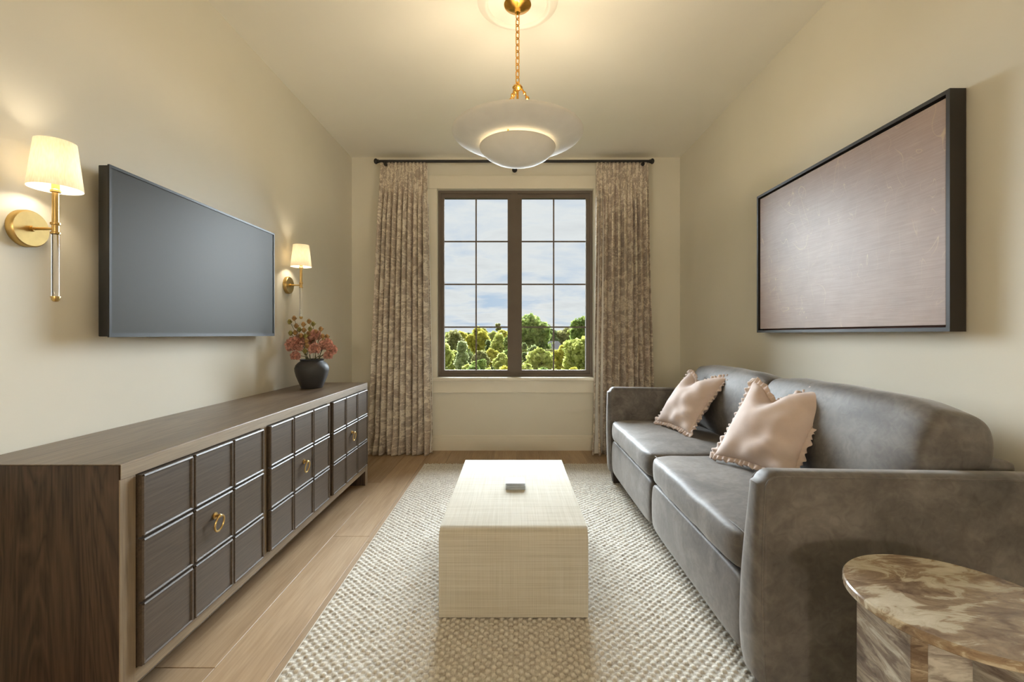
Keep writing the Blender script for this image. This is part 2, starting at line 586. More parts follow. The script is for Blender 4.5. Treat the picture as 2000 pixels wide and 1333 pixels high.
# window glass (thin pane: straight-through transmission, fresnel reflection)
m, t, out = mat('window_glass'); M_GLASS = m
fr = t.n('ShaderNodeFresnel', ins={'IOR': 1.32})
ts = t.n('ShaderNodeBsdfTransparent', ins={'Color': (0.97, 0.985, 0.98, 1)})
gl = t.n('ShaderNodeBsdfGlossy', ins={'Roughness': 0.02})
ms = t.n('ShaderNodeMixShader', ins={0: fr.outputs[0], 1: ts.outputs[0], 2: gl.outputs[0]})
t.link(ms.outputs[0], out.inputs['Surface'])

# acrylic
m, t, out = mat('clear_acrylic'); M_ACRYLIC = m
p = principled(t, out, Base_Color=(0.97, 0.98, 1.0, 1), Roughness=0.03)
p.inputs['Transmission Weight'].default_value = 1.0
p.inputs['IOR'].default_value = 1.45


LEAF_ALB = 1.3


def leafmat(name, cols, transl=0.45):
    m, t, out = mat(name)
    cols = [tuple(a * LEAF_ALB for a in c_) for c_ in cols]
    oi = t.n('ShaderNodeTexCoord')
    nz = t.n('ShaderNodeTexNoise', ins={'Vector': oi.outputs['Object'], 'Scale': 1.3, 'Detail': 6.0, 'Roughness': 0.75})
    c = t.ramp(nz.outputs['Fac'], [(0.36, cols[0]), (0.5, cols[1]), (0.64, cols[2])])
    d = t.n('ShaderNodeBsdfDiffuse', ins={'Color': c})
    tr = t.n('ShaderNodeBsdfTranslucent', ins={'Color': c})
    ms = t.n('ShaderNodeMixShader', ins={0: transl, 1: d.outputs[0], 2: tr.outputs[0]})
    t.link(ms.outputs[0], out.inputs['Surface'])
    return m


LEAF = {
    'green': leafmat('leaves_green', [s2l(94, 110, 62), s2l(130, 144, 80), s2l(164, 172, 102)]),
    'lime': leafmat('leaves_lime', [s2l(136, 142, 76), s2l(172, 174, 98), s2l(202, 200, 128)]),
    'yellow': leafmat('leaves_yellow', [s2l(146, 142, 62), s2l(180, 172, 78), s2l(204, 194, 104)]),
    'blue': leafmat('leaves_blue', [s2l(136, 142, 98), s2l(162, 168, 122), s2l(186, 190, 146)]),
    'dark': leafmat('leaves_dark', [s2l(98, 108, 70), s2l(122, 130, 86), s2l(146, 152, 106)]),
    'olive': leafmat('leaves_olive', [s2l(118, 118, 76), s2l(146, 142, 94), s2l(166, 160, 112)]),
}
M_GROUND = simple('meadow', s2l(66, 72, 32), 0.95, var=0.2, scale=0.12, spec=0.0)
M_ROAD = simple('pale_road', s2l(90, 88, 82), 0.9, spec=0.0)

M_PETAL = simple('dusty_pink_petal', s2l(212, 164, 148), 0.8, var=0.4, scale=75)
M_POD = simple('golden_pod', s2l(168, 134, 86), 0.8, var=0.25, scale=40)
M_LEAFV = simple('dull_green_leaf', s2l(140, 132, 70), 0.7, var=0.2, scale=30)

# ------------------------------------------------------------------ the room
XL, XR = -1.514, 1.557
YB, YR = 4.215, -1.90
H = 2.74
T = 0.14

# floor with planks
floor = tag(obj('floor', rbox(XL - T, XR + T, YR - 2.2, YB + T, -0.12, -0.018, 0), M_DARKIN, smooth=False),
            'light oak plank floor running towards the window', 'floor', kind='structure')
PW = 0.2
xs = [-0.972 + PW * k for k in range(-3, 13)]
k = 0
for x0 in xs:
    xa, xb = max(x0, XL), min(x0 + PW, XR)
    if xb - xa < 0.01:
        continue
    if abs(x0 + 1.172) < 1e-3:
        cuts = [-4.05, -2.3, -0.4, 1.467, 3.3, YB]
    elif abs(x0 + 0.972) < 1e-3:
        cuts = [-4.05, -3.0, -1.2, 0.75, 2.42, YB]
    else:
        st_ = random.uniform(-3.6, -2.4)
        cuts = [-4.05]
        y = st_
        while y < YB - 0.35:
            cuts.append(y)
            y += random.choice((1.55, 1.8, 1.95, 2.1))
        cuts.append(YB)
    for ya, yb in zip(cuts, cuts[1:]):
        b_ = rbox(xa + 0.0006, xb - 0.0006, ya + 0.0006, yb - 0.0006, -0.018, 0.0, 0.0012, 1)
        obj('plank', b_, M_FLOOR, floor, angle=30)

# ceiling
tag(obj('ceiling', rbox(XL - T, XR + T, YR - 2.2, YB + T, H, H + 0.12, 0), M_CEIL, smooth=False),
    'cream painted flat ceiling above the room', 'ceiling', kind='structure')
# side walls
tag(obj('wall_left', rbox(XL - T, XL, YR - 2.2, YB + T, -0.02, H, 0), M_WALL, smooth=False),
    'cream painted wall carrying the television and brass sconces', 'wall', kind='structure')
tag(obj('wall_right', rbox(XR, XR + T, YR - 2.2, YB + T, -0.02, H, 0), M_WALL, smooth=False),
    'cream painted wall carrying the framed abstract painting', 'wall', kind='structure')
# window wall with an opening
OX0, OX1, OZ0, OZ1 = -0.712, 0.7455, 0.685, 2.442
bm = newbm()
add_box(bm, XL, OX0, YB, YB + T, -0.02, H)
add_box(bm, OX1, XR, YB, YB + T, -0.02, H)
add_box(bm, OX0, OX1, YB, YB + T, -0.02, OZ0)
add_box(bm, OX0, OX1, YB, YB + T, OZ1, H)
tag(obj('wall_back', bm, M_WALL, smooth=False), 'cream painted wall around the dark framed window', 'wall', kind='structure')
# wall behind the camera with a doorway to a hall
DX0, DX1, DZ = -0.55, 0.75, 2.25
bm = newbm()
add_box(bm, XL, DX0, YR - T, YR, -0.02, H)
add_box(bm, DX1, XR, YR - T, YR, -0.02, H)
add_box(bm, DX0, DX1, YR - T, YR, DZ, H)
tag(obj('wall_rear', bm, M_WALL, smooth=False), 'cream painted wall with a doorway facing the window', 'wall', kind='structure')
tag(obj('wall_hall', rbox(XL, XR, YR - 2.2 - T, YR - 2.2, -0.02, H, 0), M_WALL, smooth=False),
    'cream painted hall wall beyond the doorway', 'wall', kind='structure')
bm = newbm()
for xa, xb in ((DX0 - 0.09, DX0), (DX1, DX1 + 0.09)):
    add_box(bm, xa, xb, YR, YR + 0.018, 0.0, DZ + 0.09)
add_box(bm, DX0, DX1, YR, YR + 0.018, DZ, DZ + 0.09)
tag(obj('trim_1', bm, M_TRIM, smooth=False), 'cream casing around the hall doorway', 'trim', kind='structure')


def baseboard(name, pts0, pts1, label):
    """a run of skirting between two floor points, 0.14 high with a moulded top; pts are (x, y), room side to the right of travel"""
    a, b = Vector((*pts0, 0)), Vector((*pts1, 0))
    d = (b - a).normalized()
    nrm = Vector((d.y, -d.x, 0))
    prof = [(0, 0), (0.016, 0), (0.016, 0.112), (0.012, 0.118), (0.012, 0.132), (0.007, 0.142), (0, 0.142)]
    bm = newbm()
    ra = [bm.verts.new(a + nrm * u + Vector((0, 0, z))) for u, z in prof]
    rb = [bm.verts.new(b + nrm * u + Vector((0, 0, z))) for u, z in prof]
    n = len(prof)
    for i in range(n):
        j = (i + 1) % n
        bm.faces.new((ra[i], ra[j], rb[j], rb[i]))
    bm.faces.new(ra[::-1])
    bm.faces.new(rb)
    tag(obj(name, bm, M_TRIM, smooth=False), label, 'baseboard', kind='structure')


baseboard('baseboard_back', (XL, YB), (XR, YB), 'cream moulded baseboard under the window')
baseboard('baseboard_left', (XL, YR), (XL, YB - 0.017), 'cream moulded baseboard behind the long console')
baseboard('baseboard_right', (XR, YB - 0.017), (XR, YR), 'cream moulded baseboard behind the sofa')

# ------------------------------------------------------------------ window
WY = 4.26
win = thing('window_1', 'dark bronze double casement window with sixteen panes', 'window', (0, YB, OZ0), kind='structure')
# painted reveal lining and casing
bm = newbm()
cw = 0.118
add_box(bm, OX0 - cw, OX0, YB - 0.02, YB, OZ0, OZ1)
obj('casing', bm, M_TRIM, win, smooth=False)
bm = newbm(); add_box(bm, OX1, OX1 + cw, YB - 0.02, YB, OZ0, OZ1); obj('casing', bm, M_TRIM, win, smooth=False)
obj('casing', rbox(OX0 - cw, OX1 + cw, YB - 0.024, YB, OZ1, OZ1 + 0.122, 0.003), M_TRIM, win, smooth=False)
obj('sill', rbox(OX0 - cw - 0.02, OX1 + cw + 0.02, YB - 0.055, YB + 0.03, OZ0 - 0.032, OZ0, 0.008, 3), M_TRIM, win)
obj('apron', rbox(OX0 - cw, OX1 + cw, YB - 0.02, YB, OZ0 - 0.145, OZ0 - 0.032, 0.003), M_TRIM, win, smooth=False)
# outer frame
bm = newbm()
fw = 0.024
add_box(bm, OX0, OX0 + fw, WY - 0.005, WY + 0.08, OZ0, OZ1)
add_box(bm, OX1 - fw, OX1, WY - 0.005, WY + 0.08, OZ0, OZ1)
add_box(bm, OX0 + fw, OX1 - fw, WY - 0.005, WY + 0.08, OZ1 - 0.026, OZ1)
add_box(bm, OX0 + fw, OX1 - fw, WY - 0.005, WY + 0.08, OZ0, OZ0 + 0.026)
add_box(bm, -0.02, 0.04, WY - 0.002, WY + 0.08, OZ0 + 0.026, OZ1 - 0.026)
obj('frame', bm, M_BRONZE, win, smooth=False)
GZ0, GZ1 = 0.745, 2.378
for gx0, gx1, sx0, sx1 in ((-0.657, -0.056, OX0 + fw, -0.02), (0.078, 0.686, 0.04, OX1 - fw)):
    bm = newbm()
    y0, y1 = WY + 0.012, WY + 0.062
    add_box(bm, sx0, gx0, y0, y1, OZ0 + 0.026, OZ1 - 0.026)
    add_box(bm, gx1, sx1, y0, y1, OZ0 + 0.026, OZ1 - 0.026)
    add_box(bm, gx0, gx1, y0, y1, GZ1, OZ1 - 0.026)
    add_box(bm, gx0, gx1, y0, y1, OZ0 + 0.026, GZ0)
    sash = obj('sash', bm, M_BRONZE, win, smooth=False)
    mx = (gx0 + gx1) / 2
    zz_ = [GZ0 + (GZ1 - GZ0) * i / 4 for i in range(5)]
    mw = 0.007
    obj('muntin', rbox(mx - mw, mx + mw, WY + 0.031, WY + 0.041, GZ0, GZ1, 0.002, 1), M_BRONZE, sash, smooth=False)
    for z in zz_[1:-1]:
        for xa, xb in ((gx0, mx - mw), (mx + mw, gx1)):
            obj('muntin', rbox(xa, xb, WY + 0.032, WY + 0.040, z - mw, z + mw, 0.002, 1), M_BRONZE, sash, smooth=False)
    for i in range(4):
        za = zz_[i] + (mw if i else 0)
        zb = zz_[i + 1] - (mw if i < 3 else 0)
        for xa, xb in ((gx0, mx - mw), (mx + mw, gx1)):
            bm = newbm()
            vs = [bm.verts.new(p_) for p_ in ((xa, WY + 0.036, za), (xb, WY + 0.036, za), (xb, WY + 0.036, zb), (xa, WY + 0.036, zb))]
            bm.faces.new(vs)
            obj('pane', bm, M_GLASS, sash, smooth=False)

# ------------------------------------------------------------------ curtain rod and curtains
RY, RZ = 4.09, 2.657
rod = thing('curtain_rod', 'black metal curtain rod with round end finials above window', 'curtain rod', (0, YB, RZ))
obj('pole', add_tube(newbm(), [(-1.225, RY, RZ), (1.235, RY, RZ)], 0.0125, 16), M_BLACKMETAL, rod)
for sx, xe in ((-1, -1.225), (1, 1.235)):
    bm = newbm()
    add_tube(bm, [(xe, RY, RZ), (xe + sx * 0.008, RY, RZ)], 0.017, 16)
    add_sphere(bm, (xe + sx * 0.024, RY, RZ), 0.025, 3, (0.75, 1, 1))
    obj('finial', bm, M_BLACKMETAL, rod)
for xb in (-1.16, 0.01, 1.17):
    bm = newbm()
    add_tube(bm, [(xb, YB - 0.006, RZ - 0.035), (xb, RY + 0.02, RZ - 0.035), (xb, RY, RZ - 0.022), (xb, RY, RZ - 0.013)], 0.007, 10)
    add_tube(bm, [(xb, YB - 0.0, RZ - 0.035), (xb, YB - 0.008, RZ - 0.035)], 0.024, 20)
    add_tube(bm, [(xb, RY - 0.016, RZ - 0.03), (xb, RY + 0.016, RZ - 0.03)], 0.016, 16)
    obj('bracket', bm, M_BLACKMETAL, rod)


def curtain(name, label, top, bot, ybase, seed, lead):
    """pleated drape from the rod to the floor; top/bot are (x0, x1); lead: +1 when the window-side edge is at x1"""
    r = np.random.default_rng(seed)
    nu, nv = 420, 90
    u = np.linspace(0, 1, nu)[:, None]
    v = np.linspace(0, 1, nv)[None, :]          # 0 top, 1 bottom
    nf = 10.0
    # irregular fold positions
    phase = np.cumsum(np.interp(np.linspace(0, 1, nu), np.linspace(0, 1, 14), r.uniform(0.65, 1.45, 14)))
    phase = (phase / phase[-1])[:, None]
    heads = 13.0
    body = np.sin(2 * PI * (phase * nf + 0.05 * np.sin(v * 3 + seed)))
    body = np.sign(body) * np.abs(body) ** 0.8
    head = np.sin(2 * PI * u * heads) * 0.6 + np.sin(2 * PI * u * heads * 3) * 0.4
    k = np.clip((v - 0.03) / 0.16, 0, 1)
    k = k * k * (3 - 2 * k)
    ampb = (0.028 + 0.026 * v) * (0.7 + 0.5 * np.interp(u, np.linspace(0, 1, 9), r.uniform(0.3, 1.3, 9)))
    y = ybase - (1 - k) * 0.012 * head - k * ampb * body
    xa = top[0] + (bot[0] - top[0]) * v ** 0.8
    xb = top[1] + (bot[1] - top[1]) * v ** 1.2
    sway = 0.010 * k * np.sin(2 * PI * phase * nf * 2 + 1.0) * (0.4 + v)
    x = xa + (xb - xa) * u + sway
    # slight break on the floor
    z = (RZ - 0.012) * (1 - v) + 0.004
    hem = np.clip((v - 0.93) / 0.07, 0, 1)
    y = y - hem * 0.018 * (1 + 0.8 * np.sin(2 * PI * phase * 4 + seed))
    x = x + hem * 0.012 * np.sin(2 * PI * phase * 7 + seed * 2)
    z = z + 0.0 * u
    P = np.stack([x + 0 * v, y + 0 * v, z], -1)
    me = grid_mesh(name, P)
    uvl = me.uv_layers.new(name='UVMap')
    li = np.empty(len(me.loops), dtype=np.int32)
    me.loops.foreach_get('vertex_index', li)
    uu = np.repeat(np.linspace(0, 1, nu), nv) * 1.15 + seed
    vv_ = np.tile(np.linspace(0, 1, nv), nu) * 2.65
    uvl.data.foreach_set('uv', np.stack([uu[li], vv_[li]], -1).astype(np.float32).ravel())
    root = thing(name, label, 'curtain', (float((bot[0] + bot[1]) / 2), ybase, 0), 'toile curtains beside the window')
    o = obj_me('drape', me, M_TOILE, root, angle=None)
    sm = o.modifiers.new('cloth', 'SOLIDIFY')
    sm.thickness = 0.003
    # white lining turned along the window-side edge
    uw = np.linspace(0, 1, 10)[:, None]
    e = -1 if lead > 0 else 0
    ex, ey = x[e][None, :] + 0 * uw, y[e][None, :] + 0 * uw
    L = np.stack([ex + lead * (0.010 * v * np.sin(PI * np.clip(v * 1.1, 0, 1))) * (1 - uw) - lead * 0.10 * uw, ey + 0.012 + 0.02 * uw * v, z[e if z.shape[0] > 1 else 0][None, :] + 0 * uw + 0.004], -1)
    obj_me('lining', grid_mesh('lining', L), M_LINING, root, angle=None)
    return root


curtain('curtain', 'toile print curtain pleated on the rod behind the console end', (-1.205, -0.783), (-1.31, -0.745), RY + 0.005, 3, 1)
curtain('curtain', 'toile print curtain pleated on the rod behind the sofa arm', (0.755, 1.225), (0.715, 1.275), RY + 0.005, 5, -1)

# ------------------------------------------------------------------ console
CX0, CX1 = XL + 0.018, -1.061
CY0, CY1 = 1.214, 3.273
CH = 0.735
con = thing('media_console', 'long dark stained oak console with nine-panel doors under television', 'console', ((CX0 + CX1) / 2, (CY0 + CY1) / 2, 0))
xf = CX1
bm = rbox(CX0, xf, CY0 + 0.052, CY1 - 0.046, 0.693, CH - 0.003, 0)
join(bm, rbox(CX0, xf, CY0, CY1, CH - 0.003, CH, 0.0012, 1))
obj('top', bm, M_OAK_Y, con, angle=30)
obj('end_panel', rbox(CX0, xf - 0.003, CY0, CY0 + 0.05, 0.0, CH - 0.0032, 0.0015), M_OAK_Z, con, angle=30)
obj('end_panel', rbox(CX0, xf - 0.003, CY1 - 0.045, CY1, 0.0, CH - 0.0032, 0.0015), M_OAK_Z, con, angle=30)
# lipped front edges
obj('front_stile', rbox(xf - 0.003, xf, CY0, CY0 + 0.052, 0.0, 0.6925, 0.0008, 1), M_OAK_EDGE, con, angle=30)
obj('front_stile', rbox(xf - 0.003, xf, CY1 - 0.045, CY1, 0.0, 0.6925, 0.0008, 1), M_OAK_EDGE, con, angle=30)
obj('top_edge', rbox(xf, xf + 0.002, CY0 + 0.001, CY1 - 0.001, 0.6935, CH - 0.001, 0.0006, 1), M_OAK_RAIL, con, angle=30)
obj('bottom_rail', rbox(CX0 + 0.02, xf - 0.001, CY0 + 0.052, CY1 - 0.045, 0.104, 0.147, 0.001, 1), M_OAK_RAIL, con, angle=30)
obj('carcass', rbox(CX0, xf - 0.03, CY0 + 0.05, CY1 - 0.045, 0.147, 0.6925, 0), M_DARKIN, con, smooth=False)
DOORS = [(1.268, 1.890), (1.937, 2.565), (2.610, 3.228)]
for ya, yb in ((1.890, 1.937), (2.565, 2.610)):
    obj('divider_stile', rbox(xf - 0.03, xf - 0.001, ya, yb, 0.147, 0.6925, 0.001, 1), M_OAK_EDGE, con, angle=30)


def panel_bm(w_, h_):
    """one door panel, face towards +x at x = 0, with a raised bead along its border"""
    bm = newbm()
    add_box(bm, -0.012, 0.0, 0.0, w_, 0.0, h_)
    r = 0.005
    for (ya, za, yb, zb) in ((r, r, w_ - r, r), (r, h_ - r, w_ - r, h_ - r), (r, r, r, h_ - r), (w_ - r, r, w_ - r, h_ - r)):
        add_tube(bm, [(0.0, ya, za), (0.0, yb, zb)], r, 6)
    return bm


for ya, yb in DOORS:
    z0, z1 = 0.150, 0.690
    ya, yb = ya + 0.002, yb - 0.002
    door = obj('door', rbox(xf - 0.029, xf + 0.004, ya, yb, z0, z1, 0.001, 1), M_OAK_PANEL, con, angle=30)
    gap = 0.006
    w_ = (yb - ya - 2 * gap) / 3
    h_ = (z1 - z0 - 2 * gap) / 3
    pm = None
    for i in range(3):
        for j in range(3):
            if pm is None:
                b_ = panel_bm(w_, h_)
                pm = bpy.data.meshes.new('panel')
                bmesh.ops.recalc_face_normals(b_, faces=list(b_.faces))
                b_.to_mesh(pm); b_.free()
                pm.materials.append(M_OAK_PANEL)
            po = bpy.data.objects.new('panel', pm)
            COL.objects.link(po)
            po.parent = door
            po.location = Vector((xf + 0.0135, ya + i * (w_ + gap), z0 + j * (h_ + gap))) - con.location
    yc, zc = (ya + yb) / 2, (z0 + z1) / 2 + 0.03
    bm = newbm()
    add_tube(bm, [(xf + 0.0135, yc, zc), (xf + 0.017, yc, zc)], 0.012, 16)
    add_tube(bm, [(xf + 0.017, yc, zc), (xf + 0.030, yc, zc)], 0.005, 12)
    add_sphere(bm, (xf + 0.031, yc, zc), 0.0075, 2)
    ring = [(xf + 0.031 + 0.004 * math.sin(a_), yc + 0.024 * math.cos(a_), zc - 0.026 + 0.027 * math.sin(a_)) for a_ in [2 * PI * q / 28 for q in range(28)]]
    add_tube(bm, ring, 0.0034, 8, closed=True)
    rp = obj('ring_pull', bm, M_BRASS, door)
    rp['label'] = 'brass ring pull'

# ------------------------------------------------------------------ television
TX = XL + 0.074
tv = thing('television', 'flat black television mounted on the wall above the console', 'television', (XL, 2.156, 1.076))
obj('body', rbox(XL + 0.035, TX - 0.002, 1.604, 2.708, 1.078, 1.690, 0.003), M_TVBODY, tv, angle=30)
bm = newbm()
y0, y1, z0, z1, bw = 1.602, 2.710, 1.076, 1.692, 0.010
add_box(bm, TX - 0.004, TX + 0.003, y0, y1, z1 - bw, z1)
add_box(bm, TX - 0.004, TX + 0.003, y0, y1, z0, z0 + bw * 1.5)
add_box(bm, TX - 0.004, TX + 0.003, y0, y0 + bw, z0 + bw * 1.5, z1 - bw)
add_box(bm, TX - 0.004, TX + 0.003, y1 - bw, y1, z0 + bw * 1.5, z1 - bw)
obj('bezel', bm, M_TVBODY, tv, smooth=False)
obj('screen', rbox(TX - 0.0018, TX - 0.0002, y0 + bw, y1 - bw, z0 + bw * 1.5, z1 - bw, 0), M_SCREEN, tv, smooth=False)
obj('wall_mount', rbox(XL, XL + 0.035, 1.95, 2.36, 1.25, 1.52, 0.002), M_TVBODY, tv, smooth=False)

# ------------------------------------------------------------------ sconces
def sconce(yc, label):
    xs_ = XL + 0.094
    s = thing('wall_sconce', label, 'wall lamp', (XL, yc, 1.187), 'pair of brass sconces')
    zj = 1.414
    bm = newbm()
    # back plate: disc lying against the wall, axis along x
    R = 0.057
    prof = [(0.0, 0.0), (R, 0.0), (R, 0.016), (R - 0.004, 0.021), (0.0, 0.021)]
    add_lathe(bm, prof, 0, 0, 48)
    bmesh.ops.rotate(bm, verts=bm.verts, cent=(0, 0, 0), matrix=Matrix.Rotation(PI / 2, 3, 'Y'))
    bmesh.ops.translate(bm, verts=bm.verts, vec=(XL, yc, zj))
    obj('back_plate', bm, M_BRUSHED, s)
    bm = newbm()
    add_tube(bm, [(XL + 0.02, yc, zj), (xs_, yc, zj)], 0.0045, 12)
    add_tube(bm, [(XL + 0.021, yc, zj), (XL + 0.030, yc, zj)], 0.009, 16)
    obj('arm', bm, M_BRASS, s)
    bm = newbm()
    prof = [(0, zj - 0.017), (0.0125, zj - 0.017), (0.0125, zj - 0.012), (0.009, zj - 0.010), (0.009, zj + 0.010), (0.0125, zj + 0.012), (0.0125, zj + 0.018), (0.0085, zj + 0.020),
            (0.0085, 1.525), (0.013, 1.527), (0.013, 1.533), (0.010, 1.536), (0.010, 1.560), (0, 1.560)]
    add_lathe(bm, prof, xs_, yc, 24)
    obj('stem', bm, M_BRASS, s)
    bm = newbm()
    add_lathe(bm, [(0, 1.2), (0.0095, 1.2), (0.0095, zj - 0.017), (0, zj - 0.017)], xs_, yc, 24)
    obj('acrylic_rod', bm, M_ACRYLIC, s)
    bm = newbm()
    add_lathe(bm, [(0, 1.187), (0.006, 1.188), (0.010, 1.193), (0.0105, 1.2), (0.0125, 1.2), (0.0125, 1.204), (0, 1.204)], xs_, yc, 20)
    obj('finial', bm, M_BRASS, s)
    bm = newbm()
    add_lathe(bm, [(0.0655, 1.537), (0.0495, 1.682), (0.0485, 1.682), (0.0645, 1.537)], xs_, yc, 56, close=True)
    obj('lamp_shade', bm, M_SHADE, s)
    bm = newbm()
    add_sphere(bm, (xs_, yc, 1.60), 0.020, 3, (1, 1, 1.5))
    obj('bulb', bm, M_BULB_S, s)
    # spider that carries the shade
    bm = newbm()
    for a_ in range(3):
        an = a_ * 2 * PI / 3 + 0.4
        add_tube(bm, [(xs_, yc, 1.555), (xs_ + 0.0625 * math.cos(an), yc + 0.0625 * math.sin(an), 1.558)], 0.0012, 6)
    obj('spider', bm, M_BRASS, s)


sconce(1.397, 'lit brass sconce with cream shade above the bare end of console')
sconce(3.012, 'lit brass sconce with cream shade above the vase of flowers')

# ------------------------------------------------------------------ painting
AX = XR - 0.06
art = thing('framed_painting', 'large abstract mauve painting in a thin black frame above sofa', 'painting', (XR, 2.16, 1.095))
y0, y1, z0, z1 = 1.546, 2.773, 1.096, 1.932
bm = newbm()
fw_ = 0.014
add_box(bm, AX, XR - 0.004, y0, y1, z1 - fw_, z1)
add_box(bm, AX, XR - 0.004, y0, y1, z0, z0 + fw_)
add_box(bm, AX, XR - 0.004, y0, y0 + fw_, z0 + fw_, z1 - fw_)
add_box(bm, AX, XR - 0.004, y1 - fw_, y1, z0 + fw_, z1 - fw_)
obj('frame', bm, M_FRAMEBLK, art, smooth=False)
obj('canvas', rbox(AX + 0.008, AX + 0.035, y0 + fw_ + 0.008, y1 - fw_ - 0.008, z0 + fw_ + 0.008, z1 - fw_ - 0.008, 0.002), M_CANVAS, art, smooth=False)
obj('backing', rbox(AX + 0.036, XR, y0 + fw_, y1 - fw_, z0 + fw_, z1 - fw_, 0), M_ARTRED, art, smooth=False)

# ------------------------------------------------------------------ pendant
PX, PY = 0.02, 2.245
pen = thing('pendant_light', 'white plaster two-tier bowl pendant hung on a gold chain', 'pendant lamp', (PX, PY, 1.931))
bm = newbm()
add_lathe(bm, [(0, H), (0.200, H), (0.200, H - 0.003), (0.166, H - 0.022), (0.160, H - 0.024), (0.154, H - 0.022), (0.146, H - 0.010), (0.06, H - 0.009), (0, H - 0.009)], PX, PY, 72)
tag(obj('ceiling_medallion', bm, M_CEIL), 'round cream plaster medallion around the pendant canopy', 'medallion')
bm = newbm()
add_lathe(bm, [(0, H - 0.009), (0.066, H - 0.009), (0.068, H - 0.014), (0.062, H - 0.020), (0.035, H - 0.028), (0.016, H - 0.034), (0.013, H - 0.052), (0, H - 0.052)], PX, PY, 48)
obj('canopy', bm, M_GOLD, pen)
# chain
ztop, zbot = H - 0.050, 2.335
nl = 11
pitch = (ztop - zbot) / nl
for i in range(nl):
    zc = ztop - pitch * (i + 0.5)
    L_, W_, r_ = pitch * 0.5 + 0.004, 0.0105, 0.0028
    pts = []
    for q in range(20):
        a_ = 2 * PI * q / 20
        sx_, sz_ = math.cos(a_), math.sin(a_)
        xx = W_ * sx_
        zz2 = (L_ - W_) * (1 if sz_ > 0 else -1) * min(1.0, abs(sz_) * 3) + W_ * sz_
        an = (PI / 4) + (PI / 2 if i % 2 else 0)
        pts.append((PX + xx * math.cos(an), PY + xx * math.sin(an), zc + zz2))
    obj('chain_link', add_tube(newbm(), pts, r_, 8, closed=True), M_GOLD, pen)
bm = newbm()
add_lathe(bm, [(0, 2.345), (0.006, 2.343), (0.008, 2.333), (0.020, 2.326), (0.026, 2.316), (0.022, 2.308), (0.010, 2.302), (0, 2.300)], PX, PY, 32)
obj('hub', bm, M_GOLD, pen)
for a_ in range(3):
    an = a_ * 2 * PI / 3 + 0.25
    dx, dy = math.cos(an), math.sin(an)
    pts = []
    for q in range(13):
        s_ = q / 12
        rr = 0.018 + 0.150 * s_ ** 0.85
        pts.append((PX + dx * rr, PY + dy * rr, 2.318 - (2.318 - 2.028) * s_))
    arm = obj('arm', add_tube(newbm(), pts, 0.0042, 10), M_GOLD, pen)
    for q in (1, 2, 3):
        obj('bead', add_sphere(newbm(), pts[q], (0, 0.0085, 0.0105, 0.0075)[q], 2), M_GOLD, arm)
# upper saucer
prof_o = [(0.325, 2.086), (0.318, 2.076), (0.300, 2.064), (0.270, 2.052), (0.235, 2.043), (0.20, 2.037), (0.13, 2.032)]
prof_i = [(0.13, 2.040), (0.20, 2.045), (0.235, 2.051), (0.268, 2.060), (0.296, 2.072), (0.313, 2.083), (0.320, 2.090), (0.3245, 2.090)]
obj('upper_bowl', add_lathe(newbm(), prof_o + prof_i, PX, PY, 96, close=True), M_PLASTER, pen, angle=60)
prof_o = [(0.1894, 2.0165), (0.186, 2.006), (0.176, 1.992), (0.155, 1.974), (0.125, 1.957), (0.09, 1.944), (0.05, 1.935), (0.0, 1.931)]
prof_i = [(0.0, 1.939), (0.05, 1.943), (0.09, 1.952), (0.121, 1.964), (0.149, 1.981), (0.169, 1.998), (0.179, 2.010), (0.183, 2.019), (0.188, 2.019)]
obj('lower_bowl', add_lathe(newbm(), prof_o + prof_i, PX, PY, 96), M_PLASTER, pen, angle=60)
bm = newbm()
add_tube(bm, [(PX, PY, 1.939), (PX, PY, 2.302)], 0.006, 12)
obj('centre_rod', bm, M_GOLD, pen)
for a_ in range(3):
    an = a_ * 2 * PI / 3 + 0.25 + PI / 3
    bx_, by_ = PX + 0.085 * math.cos(an), PY + 0.085 * math.sin(an)
    bm = newbm()
    add_sphere(bm, (bx_, by_, 2.105), 0.026, 3, (1, 1, 1.25))
    bulb = obj('bulb', bm, M_BULB_P, pen)
    bm = newbm()
    add_lathe(bm, [(0, 2.042), (0.014, 2.042), (0.014, 2.075), (0, 2.075)], bx_, by_, 16)
    add_tube(bm, [(PX, PY, 2.05), (bx_, by_, 2.05)], 0.004, 8)
    obj('socket', bm, M_GOLD, bulb)
bm = newbm()
add_sphere(bm, (PX, PY, 1.985), 0.018, 3)
obj('bulb', bm, emitter('pendant_lower_light', (1.0, 0.74, 0.42), 8.0), pen)

# ------------------------------------------------------------------ rug
RX0, RX1, RYa, RYb = -0.745, 1.505, 0.70, 3.745
rug = thing('area_rug', 'cream and taupe woven wool rug under the coffee table', 'rug', ((RX0 + RX1) / 2, (RYa + RYb) / 2, 0))
obj('backing', rbox(RX0 + 0.002, RX1 - 0.002, RYa + 0.002, RYb - 0.002, 0.0, 0.004, 0), M_RUG, rug, smooth=False)
step = 0.0036
gx = np.arange(RX0, RX1 + step, step)
gy = np.arange(RYa, RYb + step, step)
GX, GY = np.meshgrid(gx, gy, indexing='ij')
pu, pv = 0.0180, 0.0165                     # basket weave: one square of the checker
fu = (GX + 0.0022 * np.sin(GY * 57.0) + 0.0012 * np.sin(GY * 171.0 + 1)) / pu
fv = (GY + 0.0018 * np.sin(GX * 49.0 + 2)) / pv
iu, iv = np.floor(fu), np.floor(fv)
du = np.abs(fu - iu - 0.5) * 2
dv = np.abs(fv - iv - 0.5) * 2
raised = ((iu + iv) % 2 == 0)
round_ = np.sqrt(np.clip(1 - du ** 4, 0, 1)) * np.sqrt(np.clip(1 - dv ** 4, 0, 1))
pad = np.where(raised, round_, 0.0)
